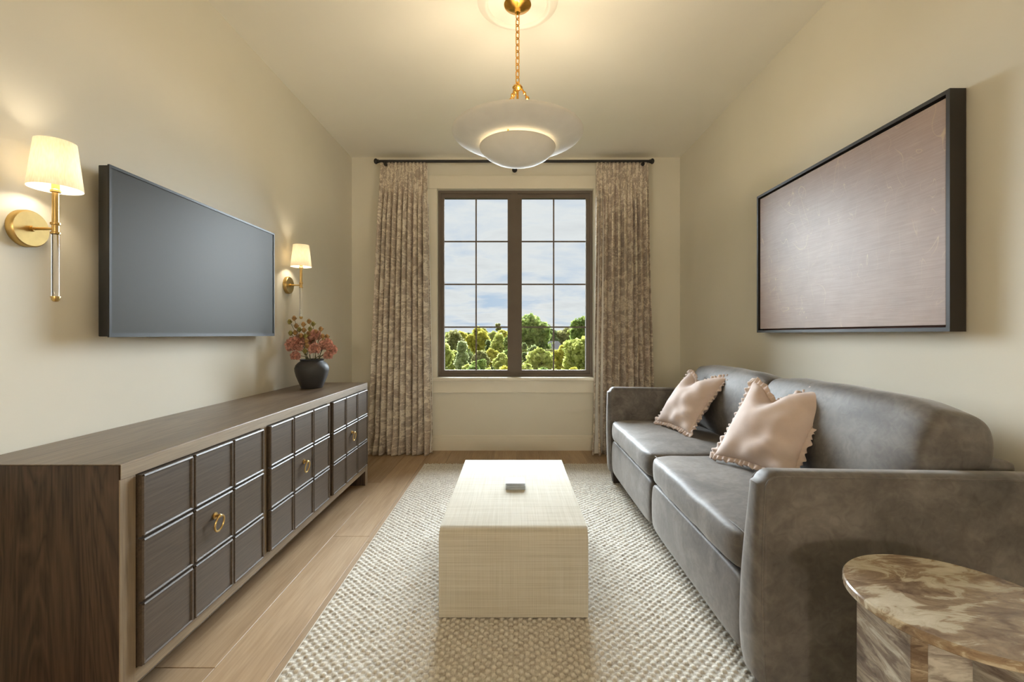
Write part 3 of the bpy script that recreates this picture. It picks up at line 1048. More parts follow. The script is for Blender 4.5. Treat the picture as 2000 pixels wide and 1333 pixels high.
cell = np.sin(iu * 12.9898 + iv * 78.233) * 43758.5453
cell = cell - np.floor(cell)
low = np.where(raised, 0.0, 0.0020 * (0.4 + 0.6 * np.abs(np.cos(2 * PI * fu * 1.5))) * round_)
hgt = 0.0045 + pad * (0.0052 + 0.0022 * cell) + low + rng.uniform(-0.0007, 0.0007, GX.shape)
edge = np.minimum.reduce([GX - RX0, RX1 - GX, GY - RYa, RYb - GY])
hgt = np.where(edge < 0.006, 0.003, hgt)
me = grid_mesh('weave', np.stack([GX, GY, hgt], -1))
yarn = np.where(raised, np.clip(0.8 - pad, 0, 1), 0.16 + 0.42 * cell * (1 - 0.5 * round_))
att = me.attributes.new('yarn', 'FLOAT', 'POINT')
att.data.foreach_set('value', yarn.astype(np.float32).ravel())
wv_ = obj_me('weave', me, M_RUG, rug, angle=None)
wv_['kind'] = 'stuff'
bm = newbm()
for i in range(190):
    x_ = RX0 + (RX1 - RX0) * (i + random.random() * 0.8) / 190
    ln_ = random.uniform(0.018, 0.034)
    dx = random.uniform(-0.008, 0.008)
    for ye, sg in ((RYb, 1), (RYa, -1)):
        add_tube(bm, [(x_, ye - sg * 0.004, 0.007), (x_ + dx * 0.5, ye + sg * ln_ * 0.5, 0.006), (x_ + dx, ye + sg * ln_, 0.002)], 0.0016, 5)
fr_ = obj('fringe', bm, M_RUG, rug)
fr_['kind'] = 'stuff'

# ------------------------------------------------------------------ coffee table (waterfall, covered in raffia)
TZ = 0.346
TY0, TY1 = 1.706, 2.690
tb = thing('coffee_table', 'white raffia waterfall coffee table on the woven rug', 'coffee table', (0, (TY0 + TY1) / 2, 0.0130))
zb = 0.0130
R_ = 0.045
path = [(TY0, zb)]
for q in range(9):
    a_ = PI - (PI / 2) * q / 8
    path.append((TY0 + R_ + R_ * math.cos(a_), TZ - R_ + R_ * math.sin(a_)))
for q in range(9):
    a_ = PI / 2 - (PI / 2) * q / 8
    path.append((TY1 - R_ + R_ * math.cos(a_), TZ - R_ + R_ * math.sin(a_)))
path.append((TY1, zb))
inner = [(TY0 + 0.05, zb)]
for q in range(5):
    a_ = PI - (PI / 2) * q / 4
    inner.append((TY0 + 0.07 + 0.02 * math.cos(a_), TZ - 0.07 + 0.02 * math.sin(a_)))
for q in range(5):
    a_ = PI / 2 - (PI / 2) * q / 4
    inner.append((TY1 - 0.07 + 0.02 * math.cos(a_), TZ - 0.07 + 0.02 * math.sin(a_)))
inner.append((TY1 - 0.05, zb))


def table_strip(o_pts, i_pts, hw):
    bm = newbm()
    n = len(o_pts)
    m_ = len(i_pts)
    ol = [bm.verts.new((-hw, y, z)) for y, z in o_pts]
    orr = [bm.verts.new((hw, y, z)) for y, z in o_pts]
    il = [bm.verts.new((-hw, y, z)) for y, z in i_pts]
    ir = [bm.verts.new((hw, y, z)) for y, z in i_pts]
    for i in range(n - 1):
        bm.faces.new((ol[i], ol[i + 1], orr[i + 1], orr[i]))
    for i in range(m_ - 1):
        bm.faces.new((il[i], ir[i], ir[i + 1], il[i + 1]))
    for o_, i_ in ((ol, il), (orr, ir)):
        bm.faces.new(list(o_) + list(reversed(i_)))
    bm.faces.new((ol[0], orr[0], ir[0], il[0]))
    bm.faces.new((ol[-1], il[-1], ir[-1], orr[-1]))
    bmesh.ops.triangulate(bm, faces=[f for f in bm.faces if len(f.verts) > 4])
    return bm


o_ = obj('waterfall_body', table_strip(path, inner, 0.283), M_RAFFIA, tb, angle=35)
bv = o_.modifiers.new('soft', 'BEVEL'); bv.width = 0.004; bv.segments = 2; bv.limit_method = 'ANGLE'; bv.angle_limit = math.radians(50)

# coasters
labels = ('grey-blue coaster at the bottom of the stack on coffee table', 'grey-blue coaster in the middle of the stack on coffee table', 'grey-blue coaster on top of the stack on coffee table')
for i, lb in enumerate(labels):
    z0 = TZ + i * 0.0105
    dx, dy = ((0, 0), (0.001, 0.001), (-0.0005, 0.002))[i]
    b_ = rbox(0.009 + dx - 0.046, 0.009 + dx + 0.046, 2.14 + dy, 2.232 + dy, z0, z0 + 0.0100, 0.0022, 2)
    tag(obj('coaster', b_, M_COASTER, angle=30), lb, 'coaster', 'coasters stacked on the coffee table')

# ------------------------------------------------------------------ sofa
SX0, SX1 = 0.70, 1.525
SY0, SY1 = 1.250, 3.325
AT = 0.114
sofa = thing('sofa', 'grey velvet two-seat sofa with slim track arms under the painting', 'sofa', ((SX0 + SX1) / 2, (SY0 + SY1) / 2, 0))


def arm_t(z):
    return float(np.interp(z, [0.1, 0.2, 0.36, 0.69], [0.128, 0.136, 0.118, 0.070]))


def arm_bm(y0, sgn):
    """upholstered track arm: rounded in thickness, front bulging a little, top sloping back"""
    prof = []
    z0 = 0.105
    r = 0.035
    prof.append((SX0 + 0.005, z0))
    for z in np.linspace(0.14, 0.64, 12):
        prof.append((SX0 - 0.008 * math.sin(PI * (z - 0.1) / 0.56), z))
    for q in range(7):
        a_ = PI - (PI / 2) * q / 6
        prof.append((SX0 + r + r * math.cos(a_), 0.655 + r * math.sin(a_)))
    for x in np.linspace(SX0 + 0.08, SX1 - 0.03, 8):
        prof.append((x, 0.690 - 0.012 * (x - SX0) / (SX1 - SX0)))
    prof += [(SX1, 0.66), (SX1, 0.4), (SX1, z0)]
    n = len(prof)
    ts = np.linspace(0, 1, 11)
    bm = newbm()
    rings = []
    for t_ in ts:
        e = 1 - abs(2 * t_ - 1) ** 3.2          # 0 at the faces, 1 in the middle
        ring = []
        for i, (x, z) in enumerate(prof):
            dx = dz = 0.0
            if i < 14:
                dx = -0.016 * e
            if 13 <= i < n - 3:
                dz = 0.012 * e
            ring.append(bm.verts.new((x + dx, y0 + sgn * arm_t(z) * t_, z + dz)))
        rings.append(ring)
    for a, b in zip(rings, rings[1:]):
        for i in range(n):
            j = (i + 1) % n
            bm.faces.new((a[i], a[j], b[j], b[i]))
    bm.faces.new(rings[0][::-1])
    bm.faces.new(rings[-1])
    bmesh.ops.triangulate(bm, faces=[f for f in bm.faces if len(f.verts) > 4])
    return bm, prof


for y0, sgn in ((SY0, 1), (SY1, -1)):
    bm, prof = arm_bm(y0, sgn)
    armo = obj('arm', bm, M_VELVET, sofa, angle=50)
    for f_ in (0.01, 0.99):
        pts = [(x, y0 + sgn * arm_t(z) * f_, z) for x, z in prof[:-2]]
        obj('piping', add_tube(newbm(), pts, 0.0032, 8), M_VELVET, armo)
SI0, SI1 = SY0 + AT, SY1 - AT
SM = (SI0 + SI1) / 2
obj('base', rbox(SX0 + 0.06, SX1 - 0.02, SI0 - 0.02, SI1 + 0.02, 0.11, 0.335, 0.01), M_VELVET, sofa)
for ya, yb in ((SI0 + 0.001, SM - 0.0008), (SM + 0.0008, SI1 - 0.001)):
    b_ = softbox((SX0 + 0.042, (ya + yb) / 2, 0.2235), (0.046, (yb - ya) / 2, 0.1185), n=9, div=10,
                 shape=lambda q, u: u + Vector((-0.006 * (1 - abs(q.z) ** 2) if q.x < 0 else 0, 0, 0)))
    obj('front_rail', b_, M_VELVET, sofa, angle=None)
obj('back_frame', rbox(1.40, SX1, SI0 - 0.005, SI1 + 0.005, 0.105, 0.70, 0.02, 3), M_VELVET, sofa)


def wrinkle(p, sc, amp):
    return amp * mnoise.noise(Vector(p) * sc)


for k_, (ya, yb) in enumerate(((SI0 + 0.004, SM - 0.002), (SM + 0.002, SI1 - 0.004))):
    def sh(q, u, k_=k_):
        crown = (1 - q.x ** 2) * (1 - q.y ** 2)
        dz = (0.018 if q.z > 0 else -0.004) * crown if abs(q.z) > 0.5 else 0.0
        fr = -0.010 * (1 - q.z ** 2) if q.x < -0.5 else 0
        nn = wrinkle((u.x + k_, u.y, u.z), 9.0, 0.0035)
        return u + Vector((fr + nn, 0, dz + nn))
    b_ = softbox((1.035, (ya + yb) / 2, 0.412), (0.345, (yb - ya) / 2, 0.066), n=11, div=22, shape=sh)
    sc_ = obj('seat_cushion', b_, M_VELVET, sofa, angle=None)
    # stitched seam along the upper front edge
    pts = [(0.712, ya + 0.02 + (yb - ya - 0.04) * q / 30, 0.4745 + 0.002 * math.sin(q)) for q in range(31)]
    obj('seam', add_tube(newbm(), pts, 0.0016, 6), M_VELVET, sc_)

for k_, (ya, yb) in enumerate(((SI0 - 0.004, SM + 0.002), (SM - 0.002, SI1 - 0.03))):
    def sh(q, u, k_=k_):
        belly = (1 - q.y ** 2) * (1 - q.z ** 2)
        dx = -0.030 * belly if q.x < 0 else 0.012 * belly
        top = -0.014 * abs(q.y) ** 4 * (q.z > 0) + 0.012 * (1 - q.y ** 2) * (q.z > 0)
        n1_ = wrinkle((u.x * 2 + 5 * k_, u.y, u.z * 1.4), 6.0, 0.009)
        ed = abs(q.y) ** 6
        n2_ = ed * 0.010 * math.sin(38 * u.z + 14 * u.x + k_)
        crease = (q.z > 0.2) * 0.006 * math.sin(26 * u.y + 9 * math.sin(7 * u.z)) * abs(q.y) ** 2
        return u + Vector((dx + n1_, n2_ * 0.6, top + n1_ * 0.6 + crease + n2_ * 0.3))
    b_ = softbox((1.335, (ya + yb) / 2, 0.664), (0.110, (yb - ya) / 2 + 0.004, 0.205), n=4.5, ny=11.0, div=30, rot=Euler((0, math.radians(14), 0)), shape=sh)
    obj('back_cushion', b_, M_VELVET, sofa, angle=None)
for x_, y_ in ((SX0 + 0.045, SY0 + 0.055), (SX0 + 0.045, SY1 - 0.055), (SX1 - 0.06, SY0 + 0.055), (SX1 - 0.06, SY1 - 0.055)):
    zf = 0.0130
    bm = newbm()
    top_, bot_ = 0.036, 0.026
    vs = []
    for z, hh in ((zf, bot_), (0.112, top_)):
        vs.append([bm.verts.new((x_ + a_ * hh, y_ + b_ * hh, z)) for a_, b_ in ((-1, -1), (1, -1), (1, 1), (-1, 1))])
    for i in range(4):
        j = (i + 1) % 4
        bm.faces.new((vs[0][i], vs[0][j], vs[1][j], vs[1][i]))
    bm.faces.new(vs[0][::-1]); bm.faces.new(vs[1])
    bevel_all(bm, 0.003, 1)
    obj('leg', bm, M_LEG, sofa, smooth=False)

# ------------------------------------------------------------------ throw pillows
def pillow(BL, BR, TL, TR, thick, seed, label, chop):
    BL, BR, TL, TR = map(Vector, (BL, BR, TL, TR))
    c = (BL + BR + TL + TR) / 4
    e1 = ((BR - BL) + (TR - TL)).normalized()
    e2 = ((TL - BL) + (TR - BR))
    e2 = (e2 - e1 * e2.dot(e1)).normalized()
    nrm = e2.cross(e1).normalized()
    if nrm.x > 0:
        nrm = -nrm
    W = ((BR - BL).length + (TR - TL).length) / 4
    Hh = ((TL - BL).length + (TR - BR).length) / 4
    root = thing('throw_pillow', label, 'pillow', c - e2 * Hh, 'blush pillows on the sofa')

    def plane(u, v):
        x = u * W * (1 - 0.13 * (1 - v * v))
        y = v * Hh * (1 - 0.10 * (1 - u * u))
        if v > 0:
            y -= chop * math.exp(-((u + 0.15) / 0.42) ** 2) * v ** 1.5 * 0.5
        else:
            y += 0.0
        return x, y

    N = 44

    def surf(side):
        P = np.zeros((N + 1, N + 1, 3))
        for i in range(N + 1):
            for j in range(N + 1):
                u = math.sin((i / N * 2 - 1) * PI / 2)
                v = math.sin((j / N * 2 - 1) * PI / 2)
                x, y = plane(u, v)
                base = max(0.0, (1 - u * u) * (1 - v * v))
                th = thick * base ** 0.55
                dent = 0.0
                if v > 0:
                    dent = 0.55 * math.exp(-((u + 0.15) / 0.22) ** 2) * v ** 2
                th *= (1 - dent)
                fold = 0.006 * math.sin(9 * u * v + 6 * v + seed) * base ** 0.3
                crease = -0.010 * math.exp(-((v + 0.45 + 0.25 * u) / 0.07) ** 2) * (u > 0) * u * base ** 0.3
                nz_ = 0.007 * mnoise.noise(Vector((u * 2.6, v * 2.6, seed * 3.1 + side))) * base ** 0.3
                n_ = side * (th + fold + crease + nz_ if base > 0 else 0)
                p_ = c + e1 * x + e2 * y + nrm * n_
                P[i, j] = p_
        return P
    A = grid_mesh('front', surf(1)); B = grid_mesh('back', surf(-1))
    bm = newbm()
    bm.from_mesh(A); bm.from_mesh(B)
    bmesh.ops.remove_doubles(bm, verts=bm.verts, dist=0.0004)
    bpy.data.meshes.remove(A); bpy.data.meshes.remove(B)
    cover = obj('cover', bm, M_BLUSH, root, angle=None)
    # gathered ruffle around the seam
    per = []
    K = 130
    for s_ in range(4):
        for q in range(K):
            t_ = q / K * 2 - 1
            t2 = math.sin(t_ * PI / 2)
            per.append(((t2, -1), (1, t2), (-t2, 1), (-1, -t2))[s_])
    n_ = len(per)
    R3 = np.zeros((n_, 4, 3))
    ctr = Vector((0, 0))
    pos = [plane(*p_) for p_ in per]
    acc = 0.0
    for i in range(n_):
        a, b = pos[i - 1], pos[(i + 1) % n_]
        d = Vector((b[0] - a[0], b[1] - a[1]))
        d = d.normalized() if d.length > 1e-7 else Vector((1, 0))
        o2 = Vector((d.y, -d.x))
        acc += (Vector(pos[i]) - Vector(pos[i - 1])).length
        for j in range(4):
            s_ = j / 3
            wob = 0.0075 * s_ * math.sin(acc / 0.0046 + 1.3 * math.sin(acc * 40))
            wid = 0.028 * s_ * (1 + 0.15 * math.sin(acc * 90))
            lat = 0.003 * s_ * math.cos(acc / 0.0042 * 0.5)
            x = pos[i][0] + o2.x * (wid - 0.004) + d.x * lat
            y = pos[i][1] + o2.y * (wid - 0.004) + d.y * lat
            R3[i, j] = c + e1 * x + e2 * y + nrm * wob
    ro = obj_me('ruffle', grid_mesh('ruffle', R3, cyclic_u=True), M_BLUSH, root, angle=None)
    sm = ro.modifiers.new('cloth', 'SOLIDIFY'); sm.thickness = 0.0015
    return root


pillow((0.935, 2.140, 0.515), (1.090, 1.750, 0.515), (1.185, 2.200, 0.856), (1.300, 1.825, 0.856), 0.085, 1.0, 'blush linen pillow with gathered ruffle on the seat near the marble table', 0.16)
pillow((0.940, 2.970, 0.510), (1.025, 2.580, 0.510), (1.185, 3.040, 0.830), (1.245, 2.660, 0.830), 0.080, 2.0, 'blush linen pillow with gathered ruffle at the curtain end of sofa', 0.12)

# ------------------------------------------------------------------ marble side table
SC = (0.900, 0.912)
ST = 0.55
st = thing('side_table', 'round brown and cream marble side table beside the sofa arm', 'side table', (SC[0], SC[1], 0.0132))
bm = newbm()
add_lathe(bm, [(0, ST - 0.019), (0.187, ST - 0.019), (0.1895, ST - 0.0165), (0.1895, ST - 0.003), (0.187, ST), (0, ST)], SC[0], SC[1], 96)
obj('table_top', bm, M_MARBLE_TOP, st, angle=30)


def slab(p0, p1, th, z0, z1, m_):
    p0, p1 = Vector((*p0, 0)), Vector((*p1, 0))
    d = (p1 - p0).normalized()
    nn = Vector((-d.y, d.x, 0)) * th / 2
    bm = newbm()
    vs = [bm.verts.new(Vector((q.x, q.y, z))) for z in (z0, z1) for q in (p0 - nn, p1 - nn, p1 + nn, p0 + nn)]
    for f in ((0, 3, 2, 1), (4, 5, 6, 7), (0, 1, 5, 4), (1, 2, 6, 5), (2, 3, 7, 6), (3, 0, 4, 7)):
        bm.faces.new([vs[i] for i in f])
    bevel_all(bm, 0.0015, 1)
    return obj('base_slab', bm, m_, st, angle=30)


zl = 0.0132
slab((0.762, 0.845), (0.785, 1.010), 0.030, zl, ST - 0.019, M_MARBLE_BROWN)
slab((0.796, 0.925), (0.92, 0.915), 0.030, zl, ST - 0.019, M_MARBLE_GREY)
slab((0.935, 0.99), (0.985, 0.80), 0.030, zl, ST - 0.019, M_MARBLE_GREY)

# ------------------------------------------------------------------ vase and flowers
VX, VY, VZ = -1.322, 2.955, CH
vase = thing('vase', 'matte black round-bellied ceramic vase on the console', 'vase', (VX, VY, VZ))
prof = [(0, 0), (0.062, 0), (0.066, 0.004), (0.080, 0.04), (0.096, 0.085), (0.1045, 0.120), (0.105, 0.140), (0.098, 0.162), (0.084, 0.178), (0.072, 0.187), (0.069, 0.192), (0.074, 0.198), (0.074, 0.201),
        (0.070, 0.203), (0.065, 0.200), (0.063, 0.19), (0.085, 0.16), (0.095, 0.13), (0.085, 0.08), (0.06, 0.02), (0, 0.012)]
prof = [(r, VZ + z * 0.93) for r, z in prof]
obj('body', add_lathe(newbm(), prof, VX, VY, 56), M_VASE, vase, angle=60)
for sg in (-1, 1):
    an = math.radians(235 if sg < 0 else 55)
    cx_, cy_ = VX + 0.1 * math.cos(an), VY + 0.1 * math.sin(an)
    pts = []
    for q in range(9):
        a_ = PI * q / 8
        off_ = (q / 8 - 0.5) * 0.045
        rr = 0.090 + 0.014 * math.sin(a_)
        pts.append((VX + rr * math.cos(an) - off_ * math.sin(an), VY + rr * math.sin(an) + off_ * math.cos(an), VZ + 0.145))
    obj('lug', add_tube(newbm(), pts, 0.006, 8), M_VASE, vase)


def pix(px, py, Y):
    return Vector(((px - 1003.0) * Y / F_PX, Y, CAM_H - (py - 653.0) * Y / F_PX))


def stem_pts(head, i, depth=0.10):
    an = i * 2.4
    foot = Vector((VX + 0.03 * math.cos(an), VY + 0.03 * math.sin(an), VZ + 0.03))
    neck = Vector((VX + 0.042 * math.cos(an), VY + 0.042 * math.sin(an), VZ + 0.185))
    hd = Vector(head)
    dirn = hd - neck
    neck = Vector((VX, VY, VZ + 0.185)) + Vector((dirn.x, dirn.y, 0)).normalized() * 0.045 * random.uniform(0.4, 1)
    return [foot, (foot + neck) / 2, neck, neck.lerp(hd, 0.5) + Vector((0, 0, 0.012)), hd]


def smooth_path(pts, n=14):
    out = []
    P = [pts[0]] + list(pts) + [pts[-1]]
    m_ = len(pts) - 1
    for i in range(n + 1):
        f_ = i / n * m_
        k0 = min(int(f_), m_ - 1)
        t_ = f_ - k0
        a, b, c_, d = P[k0], P[k0 + 1], P[k0 + 2], P[k0 + 3]
        out.append(0.5 * ((2 * b) + (c_ - a) * t_ + (2 * a - 5 * b + 4 * c_ - d) * t_ ** 2 + (3 * b - a - 3 * c_ + d) * t_ ** 3))
    return out


BL_LABELS = ('largest dusty pink blossom in the vase, leaning towards the television', 'dusty pink blossom just above the largest one, half behind it', 'dusty pink blossom standing low over the front of the vase rim',
             'highest dusty pink blossom, between the golden pods', 'large dusty pink blossom on the curtain side of the vase', 'dusty pink blossom reaching outermost towards the curtain', 'small dusty pink blossom drooping lowest on the curtain side',
             'small dusty pink blossom drooping beneath the largest one', 'dusty pink blossom in the middle of the bunch, half hidden at the back')


def blossom(center, R, i):
    t_ = thing('pink_blossom', BL_LABELS[i], 'flower', (VX, VY, VZ), 'blossoms in the black vase')
    rr = random.Random(100 + i)
    bm = newbm()
    add_sphere(bm, center, R * 0.62, 2)
    golden = PI * (3 - math.sqrt(5))
    Np = 210
    for q in range(Np):
        z = 1 - 2 * (q + 0.5) / Np
        if z < -0.75:
            continue
        rad = math.sqrt(1 - z * z)
        th = golden * q
        d = Vector((rad * math.cos(th), rad * math.sin(th), z))
        a = d.cross(Vector((0, 0, 1)) if abs(z) < 0.95 else Vector((1, 0, 0))).normalized()
        b = d.cross(a)
        sp = rr.uniform(0, 2 * PI)
        u_ = a * math.cos(sp) + b * math.sin(sp)
        v_ = d.cross(u_)
        base = Vector(center) + d * R * rr.uniform(0.5, 0.62)
        tip = Vector(center) + d * R * rr.uniform(0.88, 1.08)
        w_ = R * rr.uniform(0.14, 0.22)
        curl = v_ * R * rr.uniform(-0.12, 0.12)
        vs = [bm.verts.new(base - u_ * w_ * 0.5), bm.verts.new(base + u_ * w_ * 0.5), bm.verts.new(tip * 0.5 + base * 0.5 + u_ * w_ + curl), bm.verts.new(tip + u_ * w_ * 0.6), bm.verts.new(tip - u_ * w_ * 0.6), bm.verts.new(tip * 0.5 + base * 0.5 - u_ * w_ + curl)]
        bm.faces.new((vs[0], vs[1], vs[2], vs[5]))
        bm.faces.new((vs[5], vs[2], vs[3], vs[4]))
    obj('flower_head', bm, M_PETAL, t_, smooth=False)
    obj('stem', add_tube(newbm(), smooth_path(stem_pts(center, i)), 0.0022, 6), M_STEM, t_)
    return t_


FL = [(575, 674, 2.93, 0.056), (588, 664, 2.98, 0.042), (614, 682, 2.88, 0.040), (615, 656, 2.99, 0.042), (636, 674, 2.95, 0.046), (648, 684, 2.93, 0.036), (641, 695, 2.90, 0.030), (577, 696, 2.90, 0.032), (605, 668, 3.02, 0.04)]
for i, (px, py, Y, R) in enumerate(FL):
    blossom(pix(px, py, Y), R, i)


SP_LABELS = ('tall pod sprig with four pods leaning furthest towards the television', 'golden pod sprig with three pods in a line above the vase', 'upright golden pod sprig, the highest in the middle of the vase',
             'pod sprig with two pods close beside the highest upright sprig', 'pod sprig with a single leaf-green tip towards the curtain', 'short pod sprig above the curtain-side blossoms',
             'low pod sprig resting over the largest pink blossom', 'short pod sprig hanging at the front between two blossoms')


def sprig(tips, i):
    """a branched stalk carrying small dry pods"""
    t_ = thing('pod_sprig', SP_LABELS[i], 'flower', (VX, VY, VZ), 'pod sprigs in the black vase')
    main = tips[0]
    path_ = smooth_path(stem_pts(main, i + 20), 16)
    obj('stem', add_tube(newbm(), path_, 0.0016, 6), M_STEM, t_)
    rr = random.Random(i)
    for q, tp in enumerate(tips):
        if q:
            obj('side_stem', add_tube(newbm(), [path_[12], (path_[12] + tp) / 2 + Vector((0, 0, 0.004)), tp], 0.0012, 5), M_STEM, t_)
        bm = newbm()
        add_sphere(bm, tp, 0.0125, 2, (1, 1, 1.35))
        for v in bm.verts:
            d = v.co - tp
            v.co = tp + d * (1 + 0.22 * math.sin(9 * math.atan2(d.y, d.x)))
        for k_ in range(6):
            an = k_ * PI / 3 + rr.random()
            d = Vector((math.cos(an), math.sin(an), 0))
            b0 = tp + Vector((0, 0, -0.013))
            vs = [bm.verts.new(b0), bm.verts.new(b0 + d * 0.014 + Vector((-d.y, d.x, 0)) * 0.005 + Vector((0, 0, 0.009))), bm.verts.new(b0 + d * 0.018 + Vector((0, 0, 0.020))), bm.verts.new(b0 + d * 0.014 - Vector((-d.y, d.x, 0)) * 0.005 + Vector((0, 0, 0.009)))]
            bm.faces.new(vs)
        obj('pod', bm, M_POD if (q + i) % 3 else M_LEAFV, t_)


SP = [[(566, 629, 2.95), (575, 622, 2.96), (579, 637, 2.95), (585, 644, 2.95)], [(593, 634, 2.93), (594, 645, 2.93), (597, 657, 2.92)], [(604, 628, 2.98), (606, 643, 2.97), (603, 652, 2.96)],
      [(612, 633, 2.99), (617, 648, 2.98)], [(627, 643, 2.96), (631, 657, 2.95)], [(639, 658, 2.97), (633, 666, 2.94)], [(568, 651, 2.92), (577, 650, 2.93), (588, 656, 2.92)], [(600, 676, 2.86), (599, 666, 2.88), (596, 686, 2.86)]]
for i, tips in enumerate(SP):
    sprig([pix(*q) for q in tips], i)

# ------------------------------------------------------------------ hall lamp beyond the doorway behind
HL = (0.0, YR - 1.0, 1.40)
hl = thing('hall_lamp', 'opal globe floor lamp standing in the hall beyond the doorway', 'floor lamp', (HL[0], HL[1], 0))
bm = newbm(); add_lathe(bm, [(0, 0), (0.14, 0), (0.14, 0.012), (0.02, 0.022), (0, 0.022)], HL[0], HL[1], 40); obj('base', bm, M_BRASS, hl)
bm = newbm(); add_tube(bm, [(HL[0], HL[1], 0.02), (HL[0], HL[1], HL[2] - 0.13)], 0.009, 14); obj('pole', bm, M_BRASS, hl)
bm = newbm(); add_sphere(bm, HL, 0.14, 4); obj('globe', bm, M_BULB_H, hl)

# ------------------------------------------------------------------ outside: ground, road, house, trees
GZ = -6.0
bm = newbm()
vs = [bm.verts.new(p_) for p_ in ((-260, 7, GZ), (260, 7, GZ), (260, 420, GZ - 1.0), (-260, 420, GZ - 1.0))]
bm.faces.new(vs)
tag(obj('ground', bm, M_GROUND, smooth=False), 'green meadow below the window, running out to trees', 'ground', kind='structure')
bm = newbm()
pts = [(-60, 96, GZ + 0.0), (-10, 98, GZ), (0, 104, GZ), (30, 118, GZ)]
for (x0, y0, z0), (x1, y1, z1) in zip(pts, pts[1:]):
    f = [bm.verts.new((x0, y0 - 1.6, GZ - 0.1)), bm.verts.new((x1, y1 - 1.6, GZ - 0.1)), bm.verts.new((x1, y1 + 2.4, GZ - 0.1)), bm.verts.new((x0, y0 + 2.4, GZ - 0.1))]
    bm.faces.new(f)
tag(obj('road', bm, M_ROAD, smooth=False), 'pale road crossing the meadow between trees', 'road', kind='structure')


def tree(name, label, px, top, hw, D, leafkey, nblob, seed, shape='round', base_px=None, leaf=0.30, dens=1.0):
    r = np.random.default_rng(seed)
    s_ = D / F_PX
    xc = (px - 1003) * s_
    zt = CAM_H - (top - 653) * s_
    R = hw * s_
    ground = GZ - 1.0 * (D - 7) / 413
    hgt = zt - ground
    ch = min(hgt * 0.92, R * 2.6) if shape == 'round' else hgt * 0.95
    zc = zt - ch / 2
    root = thing(name, label, 'bush' if name == 'leafy_bush' else 'tree', (xc, D, ground), 'trees outside the window')
    bm = newbm()
    add_tube(bm, [(xc, D, ground), (xc + 0.1, D, ground + (zc - ground) * 0.6), (xc, D, zc)], lambda i: max(0.06, R * (0.10, 0.07, 0.04)[i]), 8)
    obj('trunk', bm, M_TRUNK, root)
    cents, rads = [], []
    for _ in range(nblob):
        while True:
            q = r.uniform(-1, 1, 3)
            if q @ q <= 1:
                break
        if shape == 'cone':
            h_ = r.uniform(0, 1) ** 1.3
            an = r.uniform(0, 2 * PI)
            rr = R * (1 - h_) * math.sqrt(r.uniform(0.15, 1)) * 0.8
            cents.append((xc + rr * math.cos(an), D + rr * math.sin(an), ground + 0.05 * hgt + h_ * ch * 0.95))
            rads.append(max(0.18 * R, 0.42 * R * (1.05 - h_)))
        else:
            cents.append((xc + q[0] * R * 0.68, D + q[1] * R * 0.68, zc + q[2] * ch / 2 * 0.74))
            rads.append(R * r.uniform(0.28, 0.44))
    V = []
    core = newbm()
    for c_, rb in zip(cents, rads):
        add_sphere(core, c_, rb * 0.66, 1)
        n_ = int(210 * dens)
        d = r.normal(size=(n_, 3)); d /= np.linalg.norm(d, axis=1)[:, None]
        pos = np.array(c_) + d * rb * (0.68 + 0.55 * r.uniform(0, 1, n_) ** 1.6)[:, None]
        u_ = np.cross(d, r.normal(size=(n_, 3))); u_ /= np.linalg.norm(u_, axis=1)[:, None]
        w_ = np.cross(d, u_) * 0.7 + d * r.uniform(-1.0, 1.0, n_)[:, None]
        sz = (leaf * r.uniform(0.6, 1.3, n_))[:, None] * 0.5
        V.append(np.stack([pos - u_ * sz, pos + w_ * sz, pos + u_ * sz, pos - w_ * sz], 1))
    V = np.concatenate(V).reshape(-1, 3)
    me = raw_mesh('foliage', V, np.arange(len(V)).reshape(-1, 4))
    me2 = bpy.data.meshes.new('core')
    core.to_mesh(me2); core.free()
    bm = newbm(); bm.from_mesh(me2); bm.from_mesh(me)
    bpy.data.meshes.remove(me2); bpy.data.meshes.remove(me)
    f_ = obj('foliage', bm, LEAF[leafkey], root, smooth=False)
    f_['kind'] = 'stuff'
    return root


